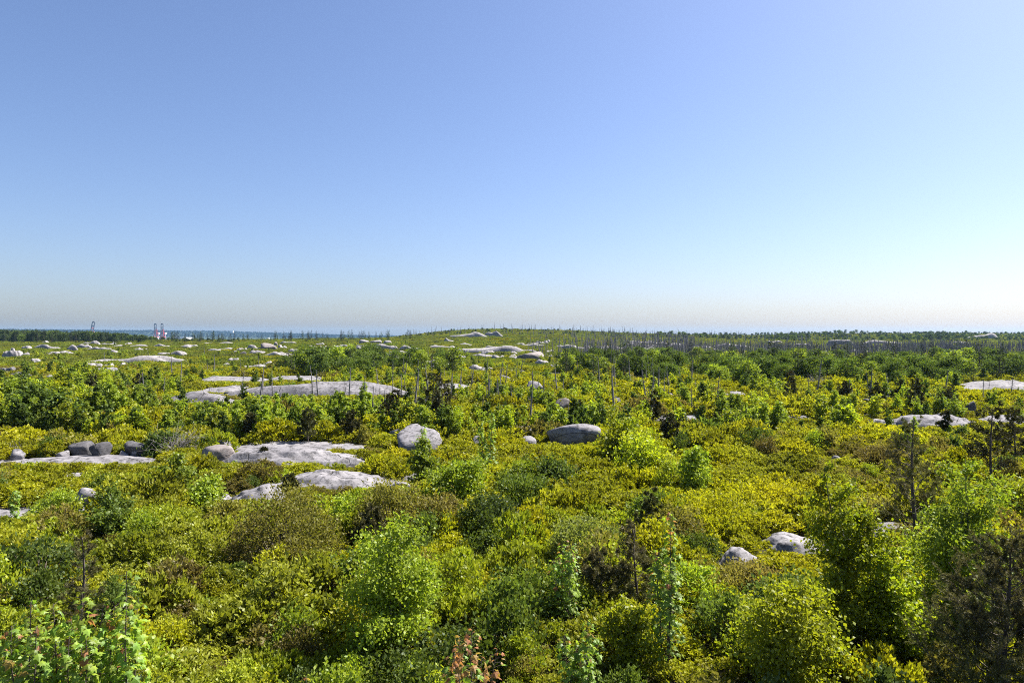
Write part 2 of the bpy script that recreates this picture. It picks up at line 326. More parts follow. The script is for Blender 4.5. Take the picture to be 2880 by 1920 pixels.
# ------------------------------------------------------------------ rocks
FOOT = []      # footprints keep the shrubs off the stone
LAND = []      # landmarks used in labels
def outcrop(u0, u1, vt, vb, mat=None, label=None, b=None, p=2.6, tilt=0.0, seed=None, land=None, sk=None, retry=0):
    far_ = vb < 1060; p = 5.0 if far_ else p
    uc = (u0 + u1) / 2; off = .14 if vb > 1150 else .32 if vb > 1040 else .75
    x, D = hit(uc, vb, off); w = (u1 - u0) / F * D
    if b is None: b = min(max(.16 * w, .8), 9.0) if vb > 1040 else min(max(.11 * w, 1.3), 6.0)
    # height of the crest from its row in the photograph, never a paper-thin slab
    for _ in range(12):
        yc = D + b; zc = H - (vt - VH) / F * (D + b * .9); gz = float(zt(uc and (uc - UC) / F * yc, yc)); h = zc - gz
        if h < .22: b *= .82
        else: break
    h = max(h, .22); xc = (uc - UC) / F * yc; w = (u1 - u0) / F * (D + b * .7)
    g = np.random.default_rng(int(u0 * 7 + vb * 13) % 99991 if seed is None else seed)
    nr_, na_ = (22, 80) if D < 60 else (13, 48) if D < 200 else (8, 30)
    r = np.linspace(0, 1.12, nr_)[:, None] ** .85; an = np.linspace(0, 2 * np.pi, na_, endpoint=False)[None]
    ph = g.uniform(0, 6.28, 8); q = g.uniform(.35, 1.0, 8)
    edge = 1 + .10 * q[0] * np.sin(2 * an + ph[0]) + .09 * q[1] * np.sin(3 * an + ph[1]) + .06 * q[2] * np.sin(5 * an + ph[2]) + .04 * np.sin(9 * an + ph[3])
    se = (np.abs(np.cos(an)) ** 2.4 + np.abs(np.sin(an)) ** 2.4) ** (-1 / 2.4)
    X = r * np.cos(an) * edge * se * w / 2; Yl = r * np.sin(an) * edge * se * b
    prof = 1 - np.clip(r, 0, 1.12) ** p
    k = g.uniform(.2, .5); skew = 1 + k * np.clip(X / (w / 2), -1, 1) * g.choice([-1, 1]) * .6 + .15 * np.sin(X / w * 9 + ph[4])
    if sk is not None: skew = 1 + sk * np.clip(X / (w / 2), -1, 1)
    along = 1 - .42 * np.clip(.5 + .8 * wob(X + ph[7] * 50, X * 0, w * .55), 0, 1) if far_ else 1
    Z = h * np.where(prof > 0, prof * np.clip(skew, .2, 1.6) * along, prof * 2.2)
    amp = min(.13 * h + .02, .22)
    Z = Z + amp * (wob(X * 1 + ph[5] * 40, Yl * 1.4, max(w * .22, 1.1)) * .9 + wob(X + ph[6] * 30, Yl, max(w * .07, .5)) * .35)
    step = g.uniform(.25, .5) * h                              # sheeting joints: shallow steps
    Z = Z * .72 + .28 * (np.round(Z / step) * step)
    if tilt: Z = Z + tilt * X
    base = zt(X + xc, Yl + yc) - .06
    if (h < 1.2 or retry) and retry < 8 and np.min(VH + (H - (Z * .4 + base)) / (Yl + yc) * F) < vt:      # too deep for its height: thinner from front to back
        return outcrop(u0, u1, vt, vb, mat, label, b * .8, p, tilt, seed, land, sk, retry + 1)
    lo_, hi_ = .05, 3.0                       # crest row as in the photograph
    for _ in range(18):
        q_ = (lo_ + hi_) / 2
        if np.min(VH + (H - (Z * q_ + base)) / (Yl + yc) * F) < vt: hi_ = q_
        else: lo_ = q_
    Z = Z * q_; h = h * q_
    mb = MB(); V = np.stack([X, Yl, Z + base - gz], -1).reshape(-1, 3)
    i = np.arange(nr_ - 1)[:, None] * na_; j = np.arange(na_)[None]; jn = (j + 1) % na_
    mb.add(V, np.stack([i + j, i + na_ + j, i + na_ + jn, i + jn], -1).reshape(-1, 4))
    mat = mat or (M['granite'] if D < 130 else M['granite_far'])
    o = obj('granite_outcrop', mb.mesh('granite_outcrop', mat, True)); o.location = (xc, yc, gz)
    FOOT.append((xc, yc, w / 2, b, gz, h))
    o['_uv'] = (uc, vb); o['_lab'] = label or ''
    if land: LAND.append((uc, vb, land))
    return o

def boulder(u0, u1, vt, vb, mat='granite', label=None, seed=0, dep=.85, sink=.12, planes=14, pw=13, yaw=None, land=None, lean=(0, 0), on=0.0):
    uc = (u0 + u1) / 2; x, D = hit(uc, vb, on + (.22 if vb > 1040 else .3)); w = (u1 - u0) / F * D
    gz = float(zt(x, D)) + on; ztop = H - (vt - VH) / F * (D + .3 * w); h = max(ztop - gz, .3 * w)
    g = np.random.default_rng(seed * 31 + int(u0))
    import bmesh
    bm = bmesh.new(); bmesh.ops.create_icosphere(bm, subdivisions=4 if D < 200 else 3, radius=1)
    d = np.array([v.co[:] for v in bm.verts]); d = norm(d)
    n = norm(g.normal(size=(planes, 3)) * [1, 1, .8]); n = np.concatenate([n, [[0, 0, -1], norm(np.array([g.normal() * .2, -.34 + g.normal() * .15, 1.]))]]); dist = g.uniform(.62, 1.0, len(n))
    r = (np.sum((np.maximum(d @ n.T, 0) / dist) ** pw, 1)) ** (-1 / pw)
    P = d * np.minimum(r, 1.6)[:, None]
    P = P + d * (wob(P[:, 0] * 3 + seed, P[:, 1] * 3 + P[:, 2] * 2.3, 1.6) * .018 + wob(P[:, 0] * 9, P[:, 2] * 9 + P[:, 1] * 7, 1.7) * .010)[:, None]
    P = (P - P.min(0)) / (P.max(0) - P.min(0)) - [.5, .5, 0]
    P[:, 0] += lean[0] * P[:, 2]; P[:, 1] += lean[1] * P[:, 2]
    sk = sink * h; P = P * [w, w * dep, h + sk] - [0, 0, sk]
    for v, c in zip(bm.verts, P): v.co = c
    me = bpy.data.meshes.new('boulder'); bm.to_mesh(me); bm.free(); me.materials.append(M[mat])
    me.polygons.foreach_set('use_smooth', np.ones(len(me.polygons), bool))
    o = obj('boulder', me); o.location = (x, D + w * dep * .45, gz); o.rotation_euler = (0, 0, 0)
    FOOT.append((x, D + w * dep * .45, w * .5, w * dep * .5, gz, h)); o['_uv'] = (uc, vb); o['_lab'] = label or ''
    if land: LAND.append((uc, vb, land))
    return o

OUT = []
def O(*a, **k): OUT.append(outcrop(*a, **k))
# near ledges
O(-70, 470, 1274, 1308, label='long low granite slab under the dark boulders at far left', land='the left granite slab')
O(630, 1060, 1240, 1268, label='thin upper granite slab running right from the pale blunt boulder', b=3.0, land='the double granite slab')
O(600, 1050, 1256, 1312, label='sloping lower granite slab in front of the thin upper one', b=1.6)
O(760, 1175, 1318, 1378, label='broad speckled granite hump left of the centre, nearest large outcrop', b=1.7, land='the broad speckled hump')
O(1120, 1262, 1330, 1350, label='flat granite tail at the right end of the broad speckled hump', b=.8)
O(640, 812, 1358, 1418, label='pale sloping granite slab with a dark ledge, half hidden by shrubs', b=1.1, land='the pale sloping slab')
O(535, 650, 1385, 1414, label='granite slab end showing through a birch bush', b=.9)
O(170, 248, 1326, 1342, label='narrow granite strip above the small round boulder at left', b=.9)
O(-60, 120, 1424, 1452, label='low granite slab at the left edge among yellow shrubs', b=1.0)
O(180, 275, 1416, 1436, label='flat granite strip just below the small round boulder', b=.8)
O(2140, 2345, 1494, 1562, label='rounded granite ledge behind the yellow birches at right', b=1.1, land='the granite ledge at right')
O(2010, 2150, 1536, 1604, label='pale lower left end of the granite ledge at right', b=.8)
O(2310, 2450, 1482, 1534, label='middle of the granite ledge between the two tall right birches', b=.9)
O(2420, 2575, 1466, 1512, label='flat grey granite top beside the tall pine trunk', b=1.0)
O(272, 346, 1556, 1584, label='small bluish granite top in the dark hollow at left', b=.6)
O(900, 985, 1610, 1624, label='sliver of grey granite beside the nearest birch', b=.5)
O(2338, 2378, 1280, 1294, label='tiny grey granite top in the yellow heath at right', b=.6)
# middle distance
O(440, 700, 1098, 1136, label='low left tail of the long whaleback ridge', b=1.8)
O(555, 1190, 1071, 1118, label='long smooth whaleback ridge of granite, largest of all', b=2.6, p=3.0, sk=.45, land='the long whaleback')
O(1195, 1335, 1077, 1092, label='flat granite strip off the right end of the long whaleback', b=3)
O(1232, 1290, 1099, 1109, label='small granite strip below the right end of the long whaleback', b=1.6)
O(558, 708, 1082, 1102, label='granite slab just above the left part of the long whaleback', b=4)
O(556, 760, 1057, 1071, label='left of two thin pale slabs behind the long whaleback', b=5)
O(750, 925, 1055, 1068, label='right of two thin pale slabs behind the long whaleback', b=5)
O(1832, 2010, 1165, 1185, label='flat grey slab in the yellow heath right of the centre', b=2.4, land='the flat slab right of centre')
O(2212, 2293, 1165, 1178, label='small flat slab below the dark shrubby pine', b=1.5)
O(2404, 2458, 1162, 1171, label='short thin slab in the yellow heath at right', b=1.2)
O(2436, 2524, 1177, 1193, label='low broken slab at the left of the right-hand whaleback', b=1.4)
O(2515, 2755, 1160, 1204, label='cracked whaleback outcrop among pines at right', b=2.6, land='the cracked right-hand whaleback')
O(2745, 2980, 1163, 1192, label='granite back running out of the right edge', b=2.6)
O(2695, 2980, 1068, 1098, label='smooth sloping granite back at the right edge below the woods', b=5, land='the granite back at the right edge')
O(2024, 2106, 1099, 1107, label='thin bright slab in front of the right woods', b=2.5)
# far slabs: columns, rows
FAR = [(205, 530, 999, 1017), (436, 530, 986, 999), (2, 58, 978, 1003), (40, 84, 984, 999), (90, 172, 968, 981), (56, 92, 972, 981),
       (213, 264, 967, 979), (226, 283, 958, 966), (-20, 47, 1031, 1048), (14, 90, 1045, 1058), (118, 164, 1054, 1062), (133, 172, 988, 997),
       (690, 735, 969, 981), (663, 696, 977, 985), (692, 750, 984, 991), (733, 840, 988, 998), (806, 848, 980, 987), (780, 810, 969, 979),
       (940, 996, 969, 976), (996, 1056, 970, 975), (1052, 1126, 966, 980), (1120, 1180, 970, 982), (978, 1070, 989, 999), (1078, 1130, 991, 998),
       (1070, 1138, 1001, 1007), (774, 838, 989, 997), (1085, 1150, 985, 992), (884, 913, 963, 970), (1154, 1272, 1011, 1029),
       (1262, 1365, 933, 946), (1360, 1414, 931, 943), (1246, 1279, 950, 959), (1272, 1477, 972, 990), (1196, 1290, 970, 977), (1348, 1396, 985, 993), (1424, 1462, 987, 993),
       (1241, 1317, 996, 1004), (1379, 1424, 998, 1004), (1538, 1582, 997, 1004), (1249, 1317, 1030, 1044), (1313, 1387, 1025, 1034),
       (1371, 1449, 1054, 1063), (1415, 1449, 1039, 1045), (1573, 1672, 969, 979), (1668, 1766, 972, 980), (1749, 1787, 962, 971), (1678, 1748, 994, 1003),
       (1529, 1549, 955, 961), (1864, 2010, 964, 977), (1798, 1852, 975, 1003), (2005, 2118, 965, 976), (2413, 2542, 956, 967), (2357, 2450, 982, 988), (2551, 2634, 1004, 1017),
       (2711, 2807, 936, 952), (2326, 2409, 955, 970), (2318, 2356, 984, 1004), (500, 560, 968, 975), (350, 372, 962, 969), (300, 420, 968, 973), (430, 480, 967, 973),
       (1500, 1570, 1010, 1018), (1290, 1330, 1068, 1075), (240, 290, 1020, 1026), (620, 680, 1020, 1027), (860, 900, 1000, 1006), (905, 960, 978, 984),
       (640, 672, 1006, 1012), (735, 765, 1015, 1022), (860, 925, 971, 976), (1455, 1500, 1040, 1046), (1440, 1520, 963, 968), (310, 335, 983, 988), (1590, 1650, 1005, 1011)]
for k, f in enumerate(FAR): O(*f)
g = np.random.default_rng(77)
for k in range(64):
    u = g.uniform(0, 1800) if k < 50 else g.uniform(1800, 2880); v = 962 + 95 * g.random() ** 1.6; w = g.uniform(22, 95); t = g.uniform(2.6, 5.4)
    if u > 1560 and v > 985: continue
    O(u, u + w, v - t, v + 1)

BO = []
def B(*a, **k): BO.append(boulder(*a, seed=len(BO) + 1, **k))
B(180, 248, 1241, 1280, mat='granite_dark', label='wide blackish boulder, left of the dark pair on the left slab', pw=10, land='the dark boulder pair')
B(241, 291, 1243, 1288, mat='granite_dark', label='upright blackish boulder, right of the dark pair on the left slab', pw=10, dep=1)
B(330, 405, 1241, 1279, mat='granite_dark', label='dark sloping boulder right of the blackish pair', lean=(.1, 0), land='the dark sloping boulder')
B(326, 358, 1267, 1281, label='small flat stone in front of the dark sloping boulder', sink=.3)
B(363, 384, 1267, 1279, label='smallest round stone by the dark sloping boulder')
B(145, 185, 1267, 1285, label='flat grey stone left of the blackish boulder pair', sink=.3)
B(546, 642, 1253, 1308, mat='granite_pink', label='blunt pale boulder with an undercut right side on the slab', pw=10, land='the blunt pale boulder')
B(596, 644, 1235, 1258, label='grey boulder behind the blunt pale one')
B(646, 704, 1265, 1294, label='low lumpy boulder right of the blunt pale one', sink=.3)
B(18, 56, 1262, 1290, label='grey boulder beside the dead shrub at the left edge')
B(207, 266, 1371, 1414, label='small round-topped boulder alone in yellow shrubs at left', pw=9, land='the small round boulder')
B(1106, 1243, 1200, 1280, label='big split boulder with a shaded left face near the centre', pw=18, dep=1.0, planes=10, land='the big split boulder')
B(1092, 1132, 1204, 1226, label='small boulder behind the left of the big split boulder')
B(1322, 1364, 1226, 1258, label='tilted boulder beside the two-pronged maple', lean=(.2, 0), land='the tilted boulder')
B(1294, 1332, 1195, 1209, label='flat boulder behind the tilted one', sink=.3)
B(1445, 1532, 1199, 1232, label='flat-topped pale boulder left of the largest boulder', pw=12, sink=.2, land='the flat-topped boulder')
B(1453, 1509, 1226, 1254, label='low pale stone in front of the flat-topped boulder', sink=.3)
B(1541, 1693, 1190, 1258, label='largest boulder, broad and pale with shaded right front', pw=11, dep=.8, land='the largest boulder')
B(1477, 1530, 1071, 1108, label='angular grey boulder standing behind the centre saplings', pw=22, planes=9, land='the angular grey boulder')
B(1553, 1599, 1119, 1154, mat='granite_pink', label='rust-topped boulder with undercut base right of centre', lean=(.1, 0), land='the rust-topped boulder')
B(1700, 1754, 1108, 1142, mat='granite_dark', label='black undercut boulder right of the rust-topped one', land='the black undercut boulder')
B(2240, 2269, 1132, 1156, mat='granite_dark', label='small black boulder beside the dark bushy pine')
B(2428, 2458, 1120, 1133, mat='granite_dark', label='low dark stone between two small pines')
B(2712, 2745, 1127, 1168, mat='granite_dark', label='dark wedge boulder leaning beside a bushy pine at right', lean=(.25, 0), pw=22, planes=8, land='the dark wedge boulder')
B(2850, 2877, 1116, 1138, mat='granite_dark', label='dark boulder near the right edge in yellow heath')
B(2846, 2875, 1060, 1074, label='grey block on the granite back at the right edge')
B(728, 774, 964, 984, mat='granite_pink', label='big pinkish boulder on the far left heath', pw=20, land='the big pinkish far boulder')
B(768, 780, 961, 971, mat='granite_pink', label='small boulder touching the right of the big pinkish one')
B(668, 691, 988, 999, mat='granite_dark', label='dark far boulder below the big pinkish one')
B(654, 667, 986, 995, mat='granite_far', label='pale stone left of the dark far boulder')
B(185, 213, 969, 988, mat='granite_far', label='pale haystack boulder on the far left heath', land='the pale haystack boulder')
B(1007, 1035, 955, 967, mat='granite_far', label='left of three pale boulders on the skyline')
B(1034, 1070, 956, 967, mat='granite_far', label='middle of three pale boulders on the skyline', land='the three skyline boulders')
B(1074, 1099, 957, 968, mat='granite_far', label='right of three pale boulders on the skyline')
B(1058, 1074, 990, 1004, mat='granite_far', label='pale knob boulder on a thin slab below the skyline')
B(1446, 1532, 993, 1012, mat='granite_pink', label='long pink-ended boulder on the far central heath', land='the long pink-ended boulder')
B(1430, 1456, 1068, 1080, mat='granite_far', label='small pale stone left of the angular grey boulder')
B(312, 324, 961, 970, mat='granite_far', label='small pale boulder near the far left tree line')
B(430, 446, 1093, 1106, mat='granite_far', label='small white stone left of the long whaleback tail')
B(625, 650, 1100, 1114, mat='granite_dark', label='dark stone under the long whaleback')
B(1155, 1176, 1126, 1136, mat='granite_far', label='pale stone left of the twin dead pines')
B(1880, 1898, 1105, 1113, mat='granite_far', label='small white stone before the right woods')
B(100, 122, 1048, 1056, mat='granite_far', label='small pale stone on the left heath')
FOOTA = np.array(FOOT)

def on_rock(x, y, grow=0.92):
    x = np.atleast_1d(x); y = np.atleast_1d(y); out = np.zeros(len(x), bool)
    for fx, fy, a, b, gz, h in FOOT:
        near = (np.abs(x - fx) < a * 1.2) & (np.abs(y - fy) < b * 1.2)
        if near.any():
            k = np.nonzero(near)[0]; rr = (np.abs((x[k] - fx) / a) ** 2.3 + np.abs((y[k] - fy) / b) ** 2.3) ** (1 / 2.3)
            out[k] |= rr < grow * (1 + .10 * wob(x[k], y[k], 2.5))
    return out
def before_rock(x, y):
    """how many metres of clear view a plant here takes from a rock right behind it (plants stay low there)"""
    x = np.atleast_1d(x); y = np.atleast_1d(y); lim = np.full(len(x), 9.0)
    for fx, fy, a, b, gz, h in FOOT:
        s = y / fy; xs = x / s                         # where the sight line over this plant meets the rock
        k = (np.abs(xs - fx) < a * 1.05) & (y < fy) & (y > (fy - b) * .62)
        if k.any():
            d = np.maximum(fy - b - y[k], 0); lim[k] = np.minimum(lim[k], np.maximum(.10, .14 + d * (H / fy) * .85 + .25 * h * (d > .5)))
    return lim

def label_rocks():
    for o in OUT:
        u, v = o['_uv']; lab = o['_lab']
        if not lab:
            q = [l for l in LAND if abs(l[0] - u) + 3 * abs(l[1] - v) > 4]; l = min(q, key=lambda l: abs(l[0] - u) + 3 * abs(l[1] - v))
            w = o.dimensions.x; sz = 'long' if w > 30 else 'short' if w < 12 else 'low'
            rel = ('left of ' if u < l[0] - 60 else 'right of ' if u > l[0] + 60 else '') or ('beyond ' if v < l[1] else 'in front of ')
            lab = f'{sz} pale far granite slab {rel}{l[2]}'
        tag(o, lab, 'outcrop', 'granite outcrops in the heath'); del o['_uv'], o['_lab']
    for o in BO:
        tag(o, o['_lab'], 'boulder', 'boulders lying on the heath'); del o['_uv'], o['_lab']
bpy.context.view_layer.update(); label_rocks()

# ------------------------------------------------------------------ plant shapes
def tuft(seed, R, Hh, nst, nl, L, mat, twig=True, W=.42, upness=.9, flat=.55):
    g = np.random.default_rng(seed); mb = MB()
    a = g.uniform(0, 2 * np.pi, nst); rr = np.sqrt(g.random(nst)) * R; b0 = np.stack([np.cos(a) * rr * .55, np.sin(a) * rr * .55, np.zeros(nst)], -1)
    hh = Hh * (1 - .45 * (rr / R) ** 2) * g.uniform(.65, 1.08, nst)
    tip = np.stack([np.cos(a) * rr, np.sin(a) * rr, hh], -1) + g.normal(size=(nst, 3)) * R * .06
    if twig:
        for k in range(0, nst, 3):
            mid = (b0[k] + tip[k]) / 2 + g.normal(size=3) * R * .05
            tube(mb, [b0[k], mid, tip[k]], [.006, .005, .003], 3, 1)
    per = 7; ns_ = nl // per; st = g.integers(0, nst, ns_); t = 1 - flat * g.random(ns_) ** 1.8
    c = b0[st] + (tip[st] - b0[st]) * t[:, None] + g.normal(size=(ns_, 3)) * [R * .10, R * .10, Hh * .05]
    P = np.repeat(c, per, 0); nl = len(P); D = rand_dir(nl, upness, g); N = rand_dir(nl, .5, g); P = P + D * L * .12
    sz = L * g.uniform(.7, 1.25, nl)
    leaf_quads(mb, P, D, N, sz, sz * W, np.clip(np.repeat(g.random(ns_), per) + g.normal(size=nl) * .18, 0, 1))
    return mb.mesh('tuft', [mat, M['bark']])

def mound(seed, R, Hh, ncl, nl, L, mat, W=.45, upness=.8):
    """rounded low bush: sprigs over an uneven dome, bare and shaded inside"""
    g = np.random.default_rng(seed); mb = MB(); a = g.uniform(0, 2 * np.pi, ncl); rr = np.sqrt(g.random(ncl)); ph = g.uniform(0, 6.28, 3)
    rr_ = rr * R * (1 + .16 * np.sin(2 * a + ph[0]) + .12 * np.sin(3 * a + ph[1])); zz = Hh * np.sqrt(np.clip(1.03 - rr ** 2.4, 0, 1)) * g.uniform(.60, 1.14, ncl)
    c = np.stack([np.cos(a) * rr_, np.sin(a) * rr_, np.maximum(zz, .08 * Hh)], -1); c[:, :2] += g.normal(size=2) * R * .1
    for k in range(0, ncl, 4): tube(mb, [c[k] * [.25, .25, -.05], c[k] * [.7, .7, .6], c[k]], [.012 * Hh + .003, .008 * Hh + .002, .003], 3, 1)
    per = max(nl // ncl, 3); P = np.repeat(c, per, 0); n = len(P); out = norm(np.repeat(c, per, 0) / [R, R, Hh] + [0, 0, .25])
    P = P + g.normal(size=(n, 3)) * [R * .062, R * .062, Hh * .055]; D = norm(rand_dir(n, upness, g) + out * .7); N = norm(rand_dir(n, .2, g) + out * .85)
    sz = L * g.uniform(.7, 1.25, n); leaf_quads(mb, P, D, N, sz, sz * W, np.clip(np.repeat(g.random(ncl), per) + g.normal(size=n) * .2, 0, 1))
    return mb.mesh('mound', [mat, M['bark']])

def birch(seed, Hh, W, nl, L, stems=1, mats=None, low=.12, nbr=26, sides=5, shape=.8):
    """returns (trunk mesh, crown mesh)"""
    g = np.random.default_rng(seed); T = MB(); Cn = MB(); pts = []; dirs = []
    for s in range(stems):
        off = np.array([0, 0, 0.]) if s == 0 else np.append(g.normal(size=2) * W * .07, 0)
        lean = g.normal(size=2) * W * (.06 if stems == 1 else .16); hs = Hh * (1 if s == 0 else g.uniform(.62, .93))
        tt = np.linspace(0, 1, 8); path = off + np.stack([lean[0] * tt ** 1.3 + .02 * Hh * np.sin(tt * 5 + s), lean[1] * tt ** 1.3 + .02 * Hh * np.cos(tt * 4 + s * 2) - .02 * Hh, hs * tt], -1)
        r0 = .008 * Hh + .008; tube(T, path - [0, 0, .05], r0 * (1 - .85 * tt), sides)
        nb = int(nbr / stems ** .6)
        for k in range(nb):
            t = low + (.97 - low) * (k + g.random()) / nb
            p0 = np.array([np.interp(t, tt, path[:, c]) for c in range(3)])
            az = k * 2.4 + g.uniform(-.5, .5) + s
            ln = W / 2 * (np.sin(np.pi * (.16 + .80 * t)) ** shape) * g.uniform(.65, 1.12) * (1 if stems == 1 else .8)
            up = g.uniform(.35, .85) * (1 + .6 * t)
            d = norm(np.array([math.cos(az), math.sin(az), up])); q = np.linspace(0, 1, 5)[:, None]
            br = p0 + d * ln * 1.15 * q + np.array([0, 0, -1.]) * (q ** 2) * ln * .18 + g.normal(size=(5, 3)) * ln * .03 * q
            tube(T, br, np.linspace(r0 * (1 - .8 * t) * .45, .0025, 5), 3)
            pts.append((br, ln))
    wsum = np.array([p[1] for p in pts]); wsum = wsum ** 1.35 / np.sum(wsum ** 1.35); cnt = np.maximum((wsum * nl).astype(int), 3)
    for (br, ln), c in zip(pts, cnt):
        t = g.random(c) ** .65; ip = t * 4; k = np.minimum(ip.astype(int), 3); f = (ip - k)[:, None]
        P = br[k] * (1 - f) + br[k + 1] * f + g.normal(size=(c, 3)) * np.array([.15, .15, .13]) * max(ln, .25) * (.5 + .8 * t[:, None])
        D = rand_dir(c, -.35, g); N = rand_dir(c, .35, g); sz = L * g.uniform(.7, 1.25, c)
        leaf_quads(Cn, P, D, N, sz, sz * .78, g.random(c))
    mats = mats or (M['birchbark'], M['birch'])
    return T.mesh('trunk', mats[0], True), Cn.mesh('crown', mats[1])

def broad(seed, Hh, W, nl, L, mat):
    """woodland broadleaf: short trunk, layered clumps"""
    g = np.random.default_rng(seed); T = MB(); Cn = MB()
    tt = np.linspace(0, 1, 6); path = np.stack([np.sin(tt * 3 + seed) * .03 * Hh, np.cos(tt * 2.5) * .03 * Hh, tt * Hh * .9], -1)
    tube(T, path - [0, 0, .1], .02 * Hh * (1 - .85 * tt), 5)
    K = 26; t = .22 + .76 * g.random(K); az = g.uniform(0, 2 * np.pi, K); rr = W / 2 * np.sin(np.pi * (.25 + .68 * t)) ** .8 * g.uniform(.45, 1.0, K)
    c = np.stack([np.cos(az) * rr, np.sin(az) * rr, t * Hh], -1)
    for k in range(K):
        p0 = np.array([np.interp(t[k] - .15, tt, path[:, q]) for q in range(3)]); tube(T, [p0, (p0 + c[k]) / 2 + [0, 0, .03 * Hh], c[k]], [.012 * Hh * .6, .005 * Hh, .003], 3)
    s = g.integers(0, K, nl); R = W * g.uniform(.12, .2, K)
    P = c[s] + g.normal(size=(nl, 3)) * R[s][:, None] * [.75, .75, .36]
    sz = L * g.uniform(.65, 1.3, nl)
    leaf_quads(Cn, P, rand_dir(nl, -.1, g), rand_dir(nl, .7, g), sz, sz * .8, g.random(nl))
    return T.mesh('trunk', M['bark'], True), Cn.mesh('crown', mat)

def conifer(seed, Hh, W, nb, nq, L, mat, droop=.25, sparse=0.0, bare=.08, wid=.35):
    """spruce or soft conifer: whorls of boughs with needle sprays"""
    g = np.random.default_rng(seed); T = MB(); Cn = MB()
    tt = np.linspace(0, 1, 6); lean = g.normal(size=2) * .02 * Hh
    path = np.stack([lean[0] * tt, lean[1] * tt, tt * Hh], -1); tube(T, path - [0, 0, .1], .014 * Hh * (1 - .92 * tt) + .004, 5)
    P_, D_, N_ = [], [], []
    for k in range(nb):
        t = bare + (1 - bare) * ((k + g.random()) / nb) ** .9
        if g.random() < sparse: continue
        az = g.uniform(0, 2 * np.pi); ln = W / 2 * (1 - t) ** .75 * g.uniform(.6, 1.1) + .04 * W
        p0 = np.array([lean[0] * t, lean[1] * t, t * Hh]); d = np.array([math.cos(az), math.sin(az), -droop + .5 * t])
        q = np.linspace(0, 1, 4)[:, None]; br = p0 + d * ln * q + np.array([0, 0, 1.]) * q ** 2 * ln * .25
        tube(T, br, np.linspace(.004 * Hh * (1 - t) + .004, .002, 4), 3)
        n = max(int(nq * ln / (W / 2)), 2); s = g.random(n) ** .8
        ip = s * 3; i = np.minimum(ip.astype(int), 2); f = (ip - i)[:, None]
        P_.append(br[i] * (1 - f) + br[i + 1] * f + g.normal(size=(n, 3)) * ln * .05)
        side = np.array([-math.sin(az), math.cos(az), 0]) * g.choice([-1, 1], n)[:, None]
        D_.append(norm(norm(d)[None] * .8 + side * g.uniform(.2, 1.0, n)[:, None] + g.normal(size=(n, 3)) * .25)); N_.append(rand_dir(n, .8, g))
    P = np.concatenate(P_); sz = L * g.uniform(.6, 1.3, len(P))
    leaf_quads(Cn, P, np.concatenate(D_), np.concatenate(N_), sz, sz * wid, g.random(len(P)))
    return T.mesh('trunk', M['bark'], True), Cn.mesh('crown', mat)

def pine(seed, Hh, W, nb, shoots, nl, L, bw, bare=.12, upc=.5, dead=.15, spread=1.0, mat='pine'):
    """jack pine: crooked trunk, ascending boughs, bottle-brush shoots"""
    g = np.random.default_rng(seed); T = MB(); Cn = MB()
    tt = np.linspace(0, 1, 9); path = np.stack([np.sin(tt * 4 + seed) * .025 * Hh, np.cos(tt * 3.1 + seed) * .025 * Hh, tt * Hh], -1); path -= path[0]
    tube(T, path - [0, 0, .08], .017 * Hh * (1 - .9 * tt) + .007, 6)
    P_, D_, N_ = [], [], []
    for k in range(nb):
        t = bare + (.98 - bare) * (k + g.random()) / nb; az = g.uniform(0, 2 * np.pi) if k % 2 else k * 2.4
        p0 = np.array([np.interp(t, tt, path[:, c]) for c in range(3)])
        ln = W / 2 * (np.clip(1.08 - t, 0, 1) ** .7) * g.uniform(.5, 1.15) * (.65 + .35 * min(t / .3, 1)) * spread + .05
        d = norm(np.array([math.cos(az), math.sin(az), g.uniform(-.1, .3)])); q = np.linspace(0, 1, 6)[:, None]
        br = p0 + d * ln * q + np.array([0, 0, 1.]) * q ** 1.8 * ln * upc + g.normal(size=(6, 3)) * ln * .03 * q
        tube(T, br, np.linspace(.0045 * Hh * (1 - .7 * t) + .003, .003, 6), 4)
        if g.random() < dead: continue
        for s in range(max(int(shoots * ln / (W / 2)), 2)):
            f = g.uniform(.3, 1.0); i = min(int(f * 5), 4); c = br[i] + (br[i + 1] - br[i]) * (f * 5 - i)
            sd = norm(d * .6 + g.normal(size=3) * .5 + [0, 0, .55]); sl = ln * g.uniform(.12, .32) + .04
            tube(T, [c, c + sd * sl], [.004, .002], 3)
            u = g.random(nl); P_.append(c + sd * sl * (.15 + .9 * u[:, None])); rd = g.normal(size=(nl, 3)); rd -= (rd @ sd)[:, None] * sd
            D_.append(norm(norm(rd) + sd * .8)); N_.append(rand_dir(nl, 0, g))
    P = np.concatenate(P_); sz = L * g.uniform(.7, 1.2, len(P))
    leaf_quads(Cn, P, np.concatenate(D_), np.concatenate(N_), sz, bw, g.random(len(P)))
    return T.mesh('trunk', M['bark'], True), Cn.mesh('crown', M[mat])

